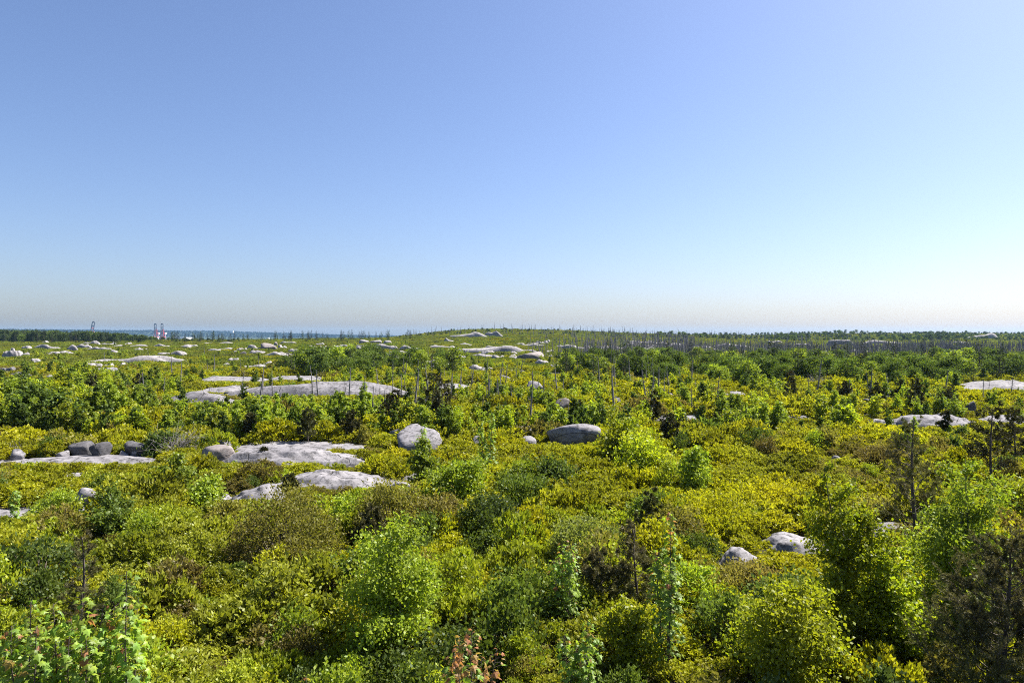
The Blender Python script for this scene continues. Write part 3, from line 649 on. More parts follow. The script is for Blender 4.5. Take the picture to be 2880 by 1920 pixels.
def snag(seed, Hh, nb=14, curl=.0, rad=.012, stub=.10):
    g = np.random.default_rng(seed); T = MB(); tt = np.linspace(0, 1, 7); lean = g.normal(size=2) * .07 * Hh
    path = np.stack([lean[0] * tt + .012 * Hh * np.sin(tt * 5 + seed), lean[1] * tt, tt * Hh], -1); path -= path[0]
    tube(T, path - [0, 0, .1], rad * Hh * (1 - .75 * tt), 5)
    for k in range(nb):
        t = g.uniform(.2, .98); p0 = np.array([np.interp(t, tt, path[:, c]) for c in range(3)]); az = g.uniform(0, 2 * np.pi)
        ln = Hh * stub * g.uniform(.4, 1.5) * (1.15 - t); d = np.array([math.cos(az), math.sin(az), g.uniform(-.3, .35)])
        q = np.linspace(0, 1, 4)[:, None]; br = p0 + d * ln * q + np.array([0, 0, 1.]) * (q ** 2) * ln * (curl * g.uniform(-.6, 1.2))
        tube(T, br, np.linspace(.006 * Hh, .002 * Hh, 4), 3)
    return T.mesh('dead_tree', M['snag'], True)

def bush(seed, R, Hh, nl, L, mat, dens=34, W=.5, stemcol='bark'):
    """rounded shrub: many stems from the base, leaf clumps over a dome"""
    g = np.random.default_rng(seed); T = MB(); Cn = MB()
    a = g.uniform(0, 2 * np.pi, dens); el = np.arcsin(g.uniform(.05, 1, dens))
    c = np.stack([np.cos(a) * np.cos(el) * R, np.sin(a) * np.cos(el) * R, np.sin(el) * Hh * .95], -1) * g.uniform(.68, 1.02, dens)[:, None]; c[:, 2] += .06 * Hh
    for k in range(dens):
        b0 = np.array([c[k, 0] * .18, c[k, 1] * .18, -.03]); mid = b0 * .5 + c[k] * .5 + [0, 0, .12 * Hh]; tube(T, [b0, mid, c[k]], [.011 * Hh, .007 * Hh, .003], 3)
    s = g.integers(0, dens, nl); cl = R * g.uniform(.13, .22, dens) * (34 / max(dens, 34)) ** .4
    P = c[s] + g.normal(size=(nl, 3)) * cl[s][:, None] * [1, 1, .75 * min(Hh / R, 1.3)]
    P[:, 2] = np.maximum(P[:, 2], .03)
    out = norm(c[s] + [0, 0, .3]); D = norm(rand_dir(nl, .5, g) + out * .5); sz = L * g.uniform(.65, 1.25, nl)
    leaf_quads(Cn, P, D, rand_dir(nl, .4, g), sz, sz * W, g.random(nl))
    return T.mesh('stem', M[stemcol], True), Cn.mesh('foliage', mat)

# ------------------------------------------------------------------ ground cover (uncountable): one object per plant community
def gn_scatter(name, protos, pts, rot, scl, idx, label, cat):
    col = bpy.data.collections.new(name + '_shapes')
    for k, me in enumerate(protos): col.objects.link(bpy.data.objects.new(f'{name}_{k:03d}', me))
    me = bpy.data.meshes.new(name); me.vertices.add(len(pts)); me.vertices.foreach_set('co', np.asarray(pts, np.float32).ravel())
    for nm, ty, val in (('rot', 'FLOAT_VECTOR', rot), ('scl', 'FLOAT_VECTOR', scl)):
        at = me.attributes.new(nm, ty, 'POINT'); at.data.foreach_set('vector', np.asarray(val, np.float32).ravel())
    at = me.attributes.new('pick', 'INT', 'POINT'); at.data.foreach_set('value', np.asarray(idx, np.int32))
    o = obj(name, me); tag(o, label, cat, kind='stuff')
    ng = bpy.data.node_groups.new(name, 'GeometryNodeTree'); ng.interface.new_socket('Geometry', in_out='INPUT', socket_type='NodeSocketGeometry'); ng.interface.new_socket('Geometry', in_out='OUTPUT', socket_type='NodeSocketGeometry')
    N, Lk = ng.nodes, ng.links; gi = N.new('NodeGroupInput'); go = N.new('NodeGroupOutput'); ip = N.new('GeometryNodeInstanceOnPoints'); ci = N.new('GeometryNodeCollectionInfo')
    ci.inputs['Collection'].default_value = col; ci.inputs['Separate Children'].default_value = True; ci.inputs['Reset Children'].default_value = True
    def na(nm, ty):
        n = N.new('GeometryNodeInputNamedAttribute'); n.data_type = ty; n.inputs['Name'].default_value = nm; return n.outputs['Attribute']
    ip.inputs['Pick Instance'].default_value = True
    Lk.new(gi.outputs[0], ip.inputs['Points']); Lk.new(ci.outputs[0], ip.inputs['Instance'])
    Lk.new(na('pick', 'INT'), ip.inputs['Instance Index']); Lk.new(na('rot', 'FLOAT_VECTOR'), ip.inputs['Rotation']); Lk.new(na('scl', 'FLOAT_VECTOR'), ip.inputs['Scale'])
    Lk.new(ip.outputs[0], go.inputs[0])
    md = o.modifiers.new('scatter', 'NODES'); md.node_group = ng
    return o

def jitter(y0, y1, sp, half=.90, seed=1):
    """jittered grid of ground points inside the view wedge (with a margin)"""
    g = np.random.default_rng(seed); xs = np.arange(-y1 * half - 3, y1 * half + 3, sp); ys = np.arange(y0, y1, sp)
    X, Y = np.meshgrid(xs, ys); X = X.ravel() + g.uniform(-.6, .6, X.size) * sp; Y = Y.ravel() + g.uniform(-.6, .6, Y.size) * sp
    k = np.abs(X) < Y * half + 2.0; return X[k], Y[k], g

def cover(name, protos, y0, y1, sp, smin, smax, seed, label, cat, mask=None, hmax=.6, zs=(.65, 1.05), half=1.15, wave=1.0, pw=1.0):
    x, y, g = jitter(y0, y1, sp, half, seed)
    k = ~on_rock(x, y)
    for ux, uy, ur in USED: k &= ((x - ux) ** 2 + (y - uy) ** 2 > (ur * 1.05) ** 2) | (g.random(len(x)) < (.5 if hmax < .5 else .15))
    if mask is not None: k &= mask(x, y, g)
    x, y = x[k], y[k]; n = len(x)
    wv = np.clip(wob(x, y, 3.6) * .8 + wob(x + 9, y, 11) * .6, -1, 1.2) * wave; s = (smin + (smax - smin) * g.random(n) ** pw) * (1 + .15 * wv); sz = s ** .8 * g.uniform(zs[0], zs[1], n) * (1 + .35 * wv)
    nearer = np.clip(.55 + (y - 8) / 22, .55, 1); s = s * nearer; sz = sz * nearer
    lim = before_rock(x, y); sz = np.minimum(sz, np.maximum(lim / hmax, .14 * sz)); s = np.minimum(s, np.maximum(sz * 1.6, .45 * s))
    pts = np.stack([x, y, zt(x, y) - .03], -1)
    rot = np.stack([g.normal(size=n) * .10, g.normal(size=n) * .10, g.uniform(0, 6.28, n)], -1)
    return gn_scatter(name, protos, pts, rot, np.stack([s, s, sz], -1), g.integers(0, len(protos), n), label, cat)

# ------------------------------------------------------------------ single plants
def tree_at(u, vb, vt, wpx=None):
    x, D = hit(u, vb); z = float(zt(x, D)); return x, D, z, H - (vt - VH) / F * D - z, (wpx or 0) / F * D

def plant(name, parts, label, cat, loc, rz=0.0, sc=1.0, group=None):
    t = tag(empty(name, loc, rz, sc), label, cat, group)
    for nm, me in parts: obj(nm, me, t)
    return t
USED = []   # positions of named plants (x, y, radius)

TALLG = 'single trees standing up from the heath'
# birches: column, foot row, top row, width in pixels, label
BIR = [(1110, 1860, 1440, 350, 5200, 3, 'birch', 'broad many-stemmed green birch bush left of the bottom centre'),
       (2375, 1850, 1305, 280, 4600, 2, 'birchy', 'tall yellow-green birch in front of the granite ledge at right'),
       (2705, 1810, 1280, 380, 5200, 3, 'birch', 'tall dark green birch, rightmost of the near birches'),
       (2190, 1990, 1610, 360, 4200, 3, 'birchy', 'bright low birch bush at the bottom right'),
       (2500, 1880, 1545, 260, 3000, 2, 'birchy', 'glowing yellow birch between the two tall right birches'),
       (495, 1412, 1272, 120, 1500, 2, 'birch', 'bright green birch rising before the left granite slab'),
       (590, 1432, 1335, 120, 1300, 3, 'birch', 'rounded pale green birch bush left of the pale sloping slab'),
       (305, 1520, 1380, 160, 1700, 3, 'darkshrub', 'dark green bushy birch over the shaded hollow at left'),
       (1290, 1425, 1295, 200, 2300, 3, 'birch', 'wide light green birch bush below the tilted boulder'),
       (1190, 1372, 1235, 110, 1300, 2, 'birch', 'slim green birch in front of the big split boulder'),
       (1745, 1300, 1180, 150, 1900, 3, 'birchy', 'bright birch bush hiding the right end of the largest boulder'),
       (1800, 1345, 1228, 190, 1900, 3, 'birchy', 'yellow-green birch bush right of and below the largest boulder'),
       (1950, 1405, 1255, 140, 1600, 2, 'birch', 'solitary upright green birch in the yellow heath right of centre'),
       (2385, 1222, 1142, 70, 700, 2, 'birchy', 'small bright birch in the yellow heath behind the tall pine'),
       (1560, 1390, 1290, 160, 1500, 3, 'darkshrub', 'greyish green birch bush below the flat-topped boulder'),
       (185, 1228, 1108, 95, 1300, 1, 'wood', 'round-headed dark green tree with clear trunk at left'),
       (60, 1200, 1085, 120, 1500, 3, 'wood', 'dense dark green tree clump at the left edge'),
       (1560, 1215, 1130, 60, 600, 2, 'birch', 'light green sapling beside the rust-topped boulder'),
       (1790, 1900, 1690, 180, 1500, 3, 'birchy', 'yellow leafy shrub-like birch at the bottom right of centre')]
for k, (u, vb, vt, wpx, nl, st, mt, lab) in enumerate(BIR):
    x, D, z, h, w = tree_at(u, vb, vt, wpx)
    L = max(.074, .0042 * D + .006); nl = int(nl * (3.4 if D < 20 else 2.4))
    T, Cn = birch(500 + k, h, w, nl, L, st, (M['birchbark'] if mt != 'wood' else M['bark'], M[mt]), low=.10 if st > 1 else .3, nbr=34)
    plant('birch_tree', [('trunk', T), ('crown', Cn)], lab, 'birch', (x, D, z), group=TALLG); USED.append((x, D, w * .35))

# pines
PIN = [(2582, 1560, 1178, 215, 'tall dark pine with a bare trunk at right'), (2792, 1370, 1140, 170, 'bushy brown-green pine at right before the cracked whaleback'),
       (2222, 1156, 1040, 48, 'dark bushy pine beside the small black boulder'), (2372, 1140, 1073, 50, 'small forked pine, left of the low dark stone'), (2462, 1149, 1078, 54, 'small open pine, right of the low dark stone'),
       (2534, 1134, 1072, 36, 'thin pine left of the taller pine pair'), (2578, 1172, 1066, 62, 'taller pine of the pair above the cracked whaleback'), (2673, 1172, 1084, 76, 'round bushy pine beside the dark wedge boulder'),
       (2658, 1240, 1155, 40, 'slim young pine in front of the cracked whaleback'), (1836, 1196, 1100, 44, 'straight pine standing on the flat slab right of centre'), (1884, 1266, 1165, 76, 'ragged brown pine below the flat slab'),
       (2022, 1224, 1163, 32, 'short dead-topped pine in the yellow heath'), (1632, 1200, 1128, 38, 'small pine behind the largest boulder'), (1106, 1214, 1100, 84, 'dark spreading conifer behind the big split boulder'),
       (1212, 1216, 1052, 92, 'tall dying pine, left of the twin pair behind the boulder'), (1236, 1222, 1064, 84, 'tall dying pine, right of the twin pair behind the boulder'), (986, 1238, 1158, 70, 'olive round pine left of the big split boulder'),
       (1692, 1730, 1545, 130, 'young pine left of the shaded pines near the bottom centre'), (1795, 1725, 1470, 140, 'dark shaded pine right of the bottom centre'), (1832, 1570, 1385, 110, 'tall slender pine behind the shaded one'),
       (1040, 1560, 1425, 90, 'thin young pine above the broad birch bush'), (215, 1850, 1500, 70, 'thin brownish young pine rising behind the near left maples'),
       (742, 1312, 1262, 30, 'tiny dark spruce-like pine on the double slab'), (816, 1390, 1340, 34, 'tiny dark pine before the pale sloping slab'), (2855, 1310, 1150, 100, 'sparse brown pine at the right edge'),
       (868, 1250, 1150, 70, 'dark grey-green pine above the double granite slab'), (700, 1238, 1165, 60, 'dark pine behind the double granite slab'), (390, 1110, 1050, 50, 'dark pine left of the long whaleback tail'),
       (262, 1128, 1058, 56, 'dark pine on the left heath beyond the dark boulders'), (112, 1125, 1064, 54, 'dark pine near the left edge of the heath')]
for k, (u, vb, vt, wpx, lab) in enumerate(PIN):
    x, D, z, h, w = tree_at(u, vb, vt, wpx)
    if u == 215: T, Cn = pine(700 + k, h, w * 1.7, 40, 10, 40, .075, .010, bare=.08, dead=.12)
    elif D < 30: T, Cn = pine(700 + k, h, w, 52, 14, 50, .075 + .0008 * D, .010 + .0003 * D, bare=.2 if k == 0 else .1, dead=.25)
    else: T, Cn = pine(700 + k, h, w, 38, 10, 20, .18, .032 + .0003 * D, bare=.18, dead=.15, mat='pinedark')
    plant('pine_tree', [('trunk', T), ('crown', Cn)], lab, 'pine', (x, D, z), group=TALLG); USED.append((x, D, w * .3))
# the near pine at the lower right corner
x, D = 8.55, 11.9; T, Cn = pine(790, 3.5, 3.1, 100, 32, 80, .062, .0105, bare=.05, upc=.75, dead=.05)
plant('pine_tree', [('trunk', T), ('crown', Cn)], 'large near pine with upcurved shoots in the bottom right corner', 'pine', (x, D, float(zt(x, D))), group=TALLG); USED.append((x, D, 1.2))

# maples: near ones have every leaf as its own part
def leaf_mesh(name, mat, rv):
    o_ = [(0, 0), (.18, .10), (.50, .06), (.36, .30), (.52, .52), (.24, .54), (.13, .72), (0, 1.0)]
    pr = o_ + [(-x, y) for x, y in o_[-2:0:-1]]; n = len(pr)
    v = [(x, y, -.28 * abs(x) - .22 * y * y) for x, y in pr] + [(0, .42, .02)]
    mb = MB(); mb.add(v, [(i, (i + 1) % n, n) for i in range(n)], rv); return mb.mesh(name, mat)
LEAFS = [leaf_mesh('leaf', M['maple'], r) for r in (.05, .35, .65, .95)]; TIPS = [leaf_mesh('leaf', M['mapletip'], r) for r in (.1, .9)]
def maple(label, loc, Hh, shoots, spread, nleaf, L, seed, tipfrac, single=True):
    g = np.random.default_rng(seed); root = tag(empty('red_maple', loc), label, 'maple', 'young maples'); SH = []; Q = []
    for s in range(shoots):
        a = s * 2.4 + g.uniform(-.3, .3); r = spread * math.sqrt((s + .3) / shoots); hh = Hh * (1.0 if s == 0 else g.uniform(.66, .98))
        q = np.linspace(0, 1, 7)[:, None]; end = np.array([math.cos(a) * r, math.sin(a) * r, hh])
        T = MB(); path = np.array([0, 0, -.05]) + (end * [1, 1, 0]) * q ** .55 + np.array([0, 0, hh]) * q + g.normal(size=(7, 3)) * .02 * q
        tube(T, path, np.linspace(.018, .004, 7) * (Hh / 2.6), 5)
        n = nleaf // shoots
        for k in range(n):
            t = .22 + .78 * (k / n) ** .85; ip = t * 6; i = min(int(ip), 5); c = path[i] + (path[i + 1] - path[i]) * (ip - i)
            az = k * 2.0 + g.uniform(-.5, .5); rr = g.uniform(.04, .10) + .20 * (1.05 - t) * g.random() ** .5 * Hh / 2.6
            d = np.array([math.cos(az), math.sin(az), .25]); p = c + d * rr
            if rr > .09: tube(T, [c, p], [.004, .0025], 3)
            else: tube(T, [c, p], [.0022, .0018], 3)
            Q.append((p, az, t, s))
        SH.append(obj('shoot', T.mesh('shoot', M['bark'], True), root))
    rest = MB(); pick = set(sorted(range(len(Q)), key=lambda i: Q[i][0][1] - .6 * Q[i][0][2])[:300])      # the 300 nearest the eye
    for k, (p, az, t, si) in enumerate(Q):
        tip = g.random() < tipfrac * (2.2 if t > .8 else .25); me = (TIPS if tip else LEAFS)[g.integers(0, 2 if tip else 4)]
        sz = L * g.uniform(.7, 1.2) * (.75 if t > .9 else 1)
        rot = Euler((g.normal() * .35 - g.uniform(.2, 1.0), g.normal() * .35, az - math.pi / 2), 'XYZ')
        if single and k in pick:
            o = obj('leaf', me, SH[si]); o.location = p; o.rotation_euler = rot; o.scale = (sz, sz, sz)
        else:
            R = np.array(rot.to_matrix()); n = len(me.vertices); co = np.empty(n * 3); me.vertices.foreach_get('co', co); co = co.reshape(-1, 3) * sz
            f = np.array([[v for v in pl.vertices] for pl in me.polygons]); rest.add(co @ R.T + p, f, float(g.random()), 1 if tip else 0)
    if rest.n:
        o = obj('crown', rest.mesh('crown', [M['maple'], M['mapletip']]), root)
        if single: o['kind'] = 'stuff'
    USED.append((loc[0], loc[1], spread * .35))
def gl(u, D): x = (u - UC) / F * D; return (x, D, float(zt(x, D)))
maple('leafy maple with upright shoots, tallest at the bottom left', gl(340, 10.9), 3.55, 6, .42, 560, .14, 1, .04)
maple('pale maple shoots left of the tallest bottom-left maple', gl(215, 10.4), 3.35, 6, .45, 560, .14, 2, .06)
maple('maple shoots at the very bottom left corner', gl(70, 10.2), 3.3, 6, .50, 560, .14, 3, .08)
maple('maple with red young leaves at the bottom centre', gl(1310, 10.3), 2.75, 7, .55, 520, .125, 4, .42)
maple('tall slim maple with separate leaf sprays right of the bottom centre', gl(1872, 14.2), 3.45, 3, .35, 420, .13, 5, .06)
maple('bushy young maple between the birch bush and the shaded pines', gl(1595, 16.2), 2.2, 5, .42, 420, .12, 6, .06)
maple('dark leafy young maple at the bottom right of the red-leaved one', gl(1640, 13.0), 1.85, 5, .45, 400, .12, 7, .03)
maple('short maple shoot with pink tips at the bottom left of centre', gl(850, 11.0), 1.75, 2, .18, 70, .10, 8, .25)
for u, vb, vt, n, sh, sp, L, sd, lab in [(1372, 1345, 1158, 170, 2, .55, .20, 9, 'two-pronged maple sapling before the tilted boulder'), (1185, 1300, 1190, 130, 3, .55, .19, 10, 'maple sapling covering the front of the big split boulder'),
                                 (40, 1470, 1372, 90, 1, .1, .15, 11, 'single maple sprig at the left edge among yellow shrubs'), (952, 1475, 1398, 90, 2, .25, .14, 12, 'small maple right of the olive bush'), (655, 1330, 1290, 40, 2, .2, .16, 13, 'small maple sprig by the double slab')]:
    x, D, z, h, w = tree_at(u, vb, vt); maple(lab, (x, D, z), h, sh, sp, n, L, sd, .02, single=False)

# shrubs that stand out
SHR = [(800, 1580, 1390, 290, 'olive', 2600, 'large olive brown dome shrub left of the centre'), (1110, 1505, 1362, 240, 'olive', 2200, 'olive shrub mound below the broad speckled hump'), (1240, 1510, 1395, 170, 'olive', 1600, 'brownish shrub with bare stems left of the shaded hollow'),
       (1375, 1528, 1398, 200, 'darkshrub', 2000, 'dark green shrub over the shaded hollow at the centre'), (1650, 1610, 1468, 220, 'grass', 2000, 'yellowish feathery shrub left of the tall slender pine'), (2110, 1670, 1590, 200, 'olive', 1800, 'brown-olive shrub at the foot of the granite ledge at right'),
       (1990, 1485, 1395, 240, 'heath', 2000, 'wide yellow-green shrub mound with dark gaps right of centre'), (1850, 1480, 1392, 180, 'darkshrub', 1600, 'dark green shrub left of the wide yellow mound'), (2140, 1440, 1360, 200, 'heath', 1500, 'yellow shrub mound above the granite ledge at right'),
       (460, 1500, 1425, 170, 'laurel', 1400, 'green laurel mound right of the dark bushy birch'), (560, 1590, 1500, 160, 'laurel', 1400, 'bright laurel mound before the olive dome shrub'), (60, 1600, 1500, 220, 'heath', 1700, 'yellow-green shrub bank at the left edge'),
       (640, 1480, 1418, 120, 'olive', 900, 'small olive shrub left of the large olive dome'), (1480, 1420, 1340, 180, 'darkshrub', 1500, 'dense grey-green shrub under the flat-topped boulder'), (2480, 1480, 1400, 160, 'olive', 1000, 'shaded olive shrub above the flat granite top'),
       (330, 1800, 1620, 140, 'darkshrub', 900, 'dark bush behind the bottom left maples'), (1540, 1830, 1760, 170, 'laurel', 1200, 'leafy laurel mound at the bottom between two maples'), (980, 1910, 1830, 260, 'laurel', 1500, 'laurel mound at the foot of the broad birch bush'), (2420, 1900, 1800, 180, 'olive', 900, 'olive scrub beneath the glowing yellow birch')]
for k, (u, vb, vt, wpx, mt, nl, lab) in enumerate(SHR):
    x, D, z, h, w = tree_at(u, vb, vt, wpx)
    S, Fo = bush(900 + k, w / 2, h, nl * 4, max(.07, .0042 * D), M[mt], W=.6, dens=70)
    plant('shrub', [('stem', S), ('foliage', Fo)], lab, 'shrub', (x, D, z), group='shrubs that stand out of the heath'); USED.append((x, D, w * .4))

def comm(x, y, g):
    """plant community at a place: 0 huckleberry, 1 laurel, 2 olive, 3 dark shrub"""
    u = x / np.maximum(y, 5) * F + UC; n = len(x)
    lau = wob(x + 5, y - 3, 10) + .9 * np.clip((24 - y) / 12, -1, 1) - .5 * np.clip((u - 1300) / 500, -1, 1) + g.normal(size=n) * .3
    oli = wob(x + 70, y, 13) + g.normal(size=n) * .35 + np.where((u < 1100) & (y > 55), .35, -.15)
    drk = wob(x - 40, y + 20, 9) + g.normal(size=n) * .3 - .15
    return np.where(oli > .85, 2, np.where(drk > 1.0, 3, np.where(lau > .35, 1, 0)))
def only(q): return lambda x, y, g: comm(x, y, g) == q
MT = ['heath', 'laurel', 'olive', 'darkshrub']; NM = ['huckleberry', 'laurel', 'olive_shrub', 'dark_green_shrub']
LB = ['yellow green huckleberry', 'bright green laurel', 'olive brown shrubs', 'dark green shrubs']
for q in range(4):
    L_ = [.052, .060, .046, .052][q]; W_ = [.58, .46, .55, .6][q]
    NP = [mound(100 + 10 * q + k, .52, .54 if q != 2 else .62, 70, 2000, L_ * 1.4, M[MT[q]], W_) for k in range(5)]
    FP = [mound(200 + 10 * q + k, .95, .70, 64, 1150, L_ * 3.0, M[MT[q]], W_) for k in range(5)]
    cover(NM[q] + '_heath', NP, 7, 44, .60, .50, 1.95, 31 + q, LB[q] + ' in knee high mounds over the foreground', 'heath', only(q), pw=1.9)
    cover('distant_' + NM[q] + '_heath', FP, 42, 140, 1.12, .50, 1.75, 41 + q, LB[q] + ' in low mounds across the middle distance', 'heath', only(q), hmax=.8, pw=1.8)
P1 = [tuft(100 + k, .40, .34, 22, 300, .07, M['olive' if k == 3 else 'heath']) for k in range(5)]
P4 = [mound(160 + k, 2.0, .62, 80, 720, .36, M['heath_far'], W=.6) for k in range(6)]
cover('low_heath', P1, 7, 60, .70, .5, 1.15, 21, 'short mixed heath between the shrub mounds', 'heath', hmax=.4)
cover('far_heath', P4, 132, 900, 2.9, .6, 1.35, 25, 'olive green heath carpet of the far slopes', 'heath', lambda x, y, g: g.random(len(x)) < np.clip(1.2 - y / 1200, .3, 1), hmax=.62, half=1.1, wave=.45, pw=1.5)

def free(x, y, pad=.3):
    return all((x - a) ** 2 + (y - b) ** 2 > (r + pad) ** 2 for a, b, r in USED) and not on_rock(x, y, 1.02)[0]
def place(u, v):
    return f''
LM = None
LAND += [(185, 1228, 'the round-headed dark tree'), (60, 1200, 'the dark clump at left edge'), (1222, 1219, 'the twin dying pines'), (1950, 1405, 'the solitary upright birch'), (2582, 1560, 'the tall right pine'),
         (2222, 1156, 'the dark bushy pine'), (2372, 1140, 'the small forked pine'), (2578, 1172, 'the right pine pair'), (2792, 1370, 'the bushy right-hand pine'), (1884, 1266, 'the ragged brown pine'), (1836, 1196, 'the pine on the flat slab'),
         (800, 1580, 'the olive dome shrub'), (1375, 1528, 'the shaded central hollow'), (305, 1520, 'the dark bushy birch'), (1110, 1860, 'the broad birch bush'), (2330, 1850, 'the tall yellow birch'), (2705, 1810, 'the rightmost birch'),
         (1795, 1725, 'the dark shaded pine'), (1595, 1720, 'the bushy young maple'), (300, 1900, 'the bottom-left maples'), (1310, 1900, 'the red-leaved maple'), (490, 1284, 'the grey dead shrub'), (868, 1250, 'the dark pine above the slabs'),
         (560, 1590, 'the bright laurel mound'), (60, 1600, 'the left-edge shrub bank'), (1990, 1485, 'the wide yellow mound'), (1745, 1300, 'the bright birch by the largest boulder'), (1290, 1425, 'the wide light birch bush'),
         (260, 1128, 'the dark left-heath pine'), (390, 1110, 'the pine by the whaleback tail'), (2855, 1310, 'the sparse edge pine'), (1106, 1214, 'the dark spreading conifer'), (370, 1017, 'the far left slab'), (1380, 990, 'the central far slab'), (1620, 978, 'the bright slab before the ridge')]
def where(x, y):
    """the nearest thing one can find in the photograph, and on which side of it this plant stands"""
    u, v = proj(x, y, float(zt(x, y))); l = min(LAND, key=lambda l: abs(l[0] - u) + 2.5 * abs(l[1] - v)); du, dv = u - l[0], v - l[1]
    if abs(du) < 90 and abs(dv) > 5: return ('beyond ' if dv < 0 else 'in front of ') + l[2]
    return ('left of ' if du < 0 else 'right of ') + l[2]

CAP = {}
def crowd(kind, name, variants, xs, ys, hs, base_h, labelf, cat, group, rest_name, rest_label, rest_cat, wide=None, seed=1, cap=300, sortby=None):
    """the `cap` that show largest are things of their own, the rest one mass"""
    g = np.random.default_rng(seed); xs = np.asarray(xs); ys = np.asarray(ys); hs = np.asarray(hs)
    order = np.argsort(-(hs / ys)); rz = g.uniform(0, 6.28, len(xs)); iv = g.integers(0, len(variants), len(xs)); wd = g.uniform(.85, 1.2, len(xs))
    z = zt(xs, ys); left = cap - CAP.get(kind, 0); sing = order[:left]; CAP[kind] = CAP.get(kind, 0) + len(sing)
    for i in sing:
        s = hs[i] / base_h[iv[i]]; parts = variants[iv[i]]; sc = (s * wd[i], s * wd[i], s); loc = (xs[i], ys[i], z[i] - .02)
        if len(parts) == 1:
            o = obj(name, parts[0][1]); o.location = loc; o.rotation_euler = (0, 0, rz[i]); o.scale = sc; tag(o, labelf(xs[i], ys[i], hs[i]), cat, group)
        else: plant(name, parts, labelf(xs[i], ys[i], hs[i]), cat, loc, rz[i], sc, group)
    rest = order[left:]
    if len(rest):
        protos = []
        for parts in variants:
            if len(parts) == 1: protos.append(parts[0][1]); continue
            me = MB(); mats = []
            for _, q in parts:
                n = len(q.vertices); co = np.empty(n * 3, np.float32); q.vertices.foreach_get('co', co); r = np.empty(n, np.float32); q.attributes['rnd'].data.foreach_get('value', r)
                lv = np.empty(len(q.loops), np.int32); q.loops.foreach_get('vertex_index', lv); me.add(co.reshape(-1, 3), lv.reshape(-1, 4), r, len(mats)); mats.append(q.materials[0])
            protos.append(me.mesh('shape', mats))
        s = np.array([hs[i] / base_h[iv[i]] for i in rest])
        gn_scatter(rest_name, protos, np.stack([xs[rest], ys[rest], z[rest] - .02], -1), np.stack([0 * s, 0 * s, rz[rest]], -1), np.stack([s * wd[rest], s * wd[rest], s], -1), iv[rest], rest_label, rest_cat)

def sample(n, fu, seed, tries=40):
    g = np.random.default_rng(seed); X, Y = [], []
    while len(X) < n and tries:
        tries -= 1; u, D, keep = fu(g, n * 2); x = (u - UC) / F * D; k = keep & ~on_rock(x, D, 1.0); X += list(x[k]); Y += list(D[k])
    return np.array(X[:n]), np.array(Y[:n]), g
def inv(g, n, d0, d1): return 1 / g.uniform(1 / d1, 1 / d0, n)      # even over rows of the picture

# --- saplings of the middle distance
SAP = [birch(300 + k, 2.4, 1.0 + .28 * (k % 3), 1300, .14, 1 + k % 3, (M['birchbark'], M[['birch', 'birchy', 'birch', 'wood'][k % 4]]), low=.15, nbr=18, sides=4) for k in range(8)]
SAPV = [[('trunk', a), ('crown', b)] for a, b in SAP]
def fsap(g, n):
    D = inv(g, n, 46, 430); u = g.uniform(-150, 3030, n); pr = np.where(u < 1050, np.where(D < 125, .78, .42), np.where(u < 1700, np.where(D < 95, .75, .5), np.where(D < 95, .30, .35)))
    pr = pr * (wob(u / F * D, D, 18) > -.35)
    return u, D, g.random(n) < pr
xs, ys, g = sample(2900, fsap, 41); hs = g.uniform(.9, 2.5, len(xs)) * np.where(((xs / ys * F + UC) < 330) & (ys < 120), 1.35, 1.0)
lim = before_rock(xs, ys); k = (hs < lim * 1.35 + .05) | (g.random(len(xs)) < .10); xs, ys, hs = xs[k], ys[k], hs[k]
crowd('sapling', 'birch_sapling', SAPV, xs, ys, hs, [2.4] * 8, lambda x, y, h: ('tall ' if h > 2.3 else 'short ' if h < 1.4 else '') + 'green birch sapling ' + where(x, y), 'sapling', 'birch saplings dotted over the heath',
      'distant_saplings', 'thin scatter of green saplings across the far heath', 'saplings', seed=51)

# --- mid shrubs
MS = [bush(340 + k, .55, .8, 1000, .15, M[['olive', 'darkshrub', 'heath', 'laurel', 'olive', 'birchy'][k]], dens=22) for k in range(6)]; MSV = [[('stem', a), ('foliage', b)] for a, b in MS]
NSH = [bush(360 + k, .5, .75, 2600, .062, M[['olive', 'darkshrub', 'laurel', 'heath', 'darkshrub', 'birch'][k]], dens=44, W=.6) for k in range(6)]; NSHV = [[('stem', a), ('foliage', b)] for a, b in NSH]
def fms(g, n):
    D = inv(g, n, 40, 170); u = g.uniform(-150, 3030, n); return u, D, g.random(n) < np.where(u < 1100, .9, .55)
xs, ys, g = sample(420, fms, 42); hs = g.uniform(.6, 1.25, len(xs)); k = hs < before_rock(xs, ys) + .05; xs, ys, hs = xs[k], ys[k], hs[k]
def fns(g, n):
    D = inv(g, n, 11, 42); u = g.uniform(-150, 3030, n); return u, D, np.ones(n, bool)
xn, yn, g = sample(280, fns, 43); hn = (.6 + 1.0 * g.random(len(xn)) ** 1.8) * np.clip(.6 + (yn - 9) / 25, .6, 1); ok = np.array([free(a, b, .2) for a, b in zip(xn, yn)]) & (hn < before_rock(xn, yn) + .05); xn, yn, hn = xn[ok], yn[ok], hn[ok]
crowd('shrub', 'shrub', NSHV, xn, yn, hn, [.75] * 6, lambda x, y, h: ('waist high ' if h > .8 else 'knee high ') + 'rounded leafy shrub ' + where(x, y), 'shrub', 'shrubs that stand out of the heath', 'n', '', '', seed=52)
crowd('shrub', 'shrub', MSV, xs, ys, hs, [.8] * 6, lambda x, y, h: ('large ' if h > 1 else 'small ') + 'rounded shrub in the middle distance ' + where(x, y), 'shrub', 'shrubs that stand out of the heath', 'distant_shrubs', 'scattered rounded shrubs through the middle heath', 'shrubs', seed=53, cap=281)

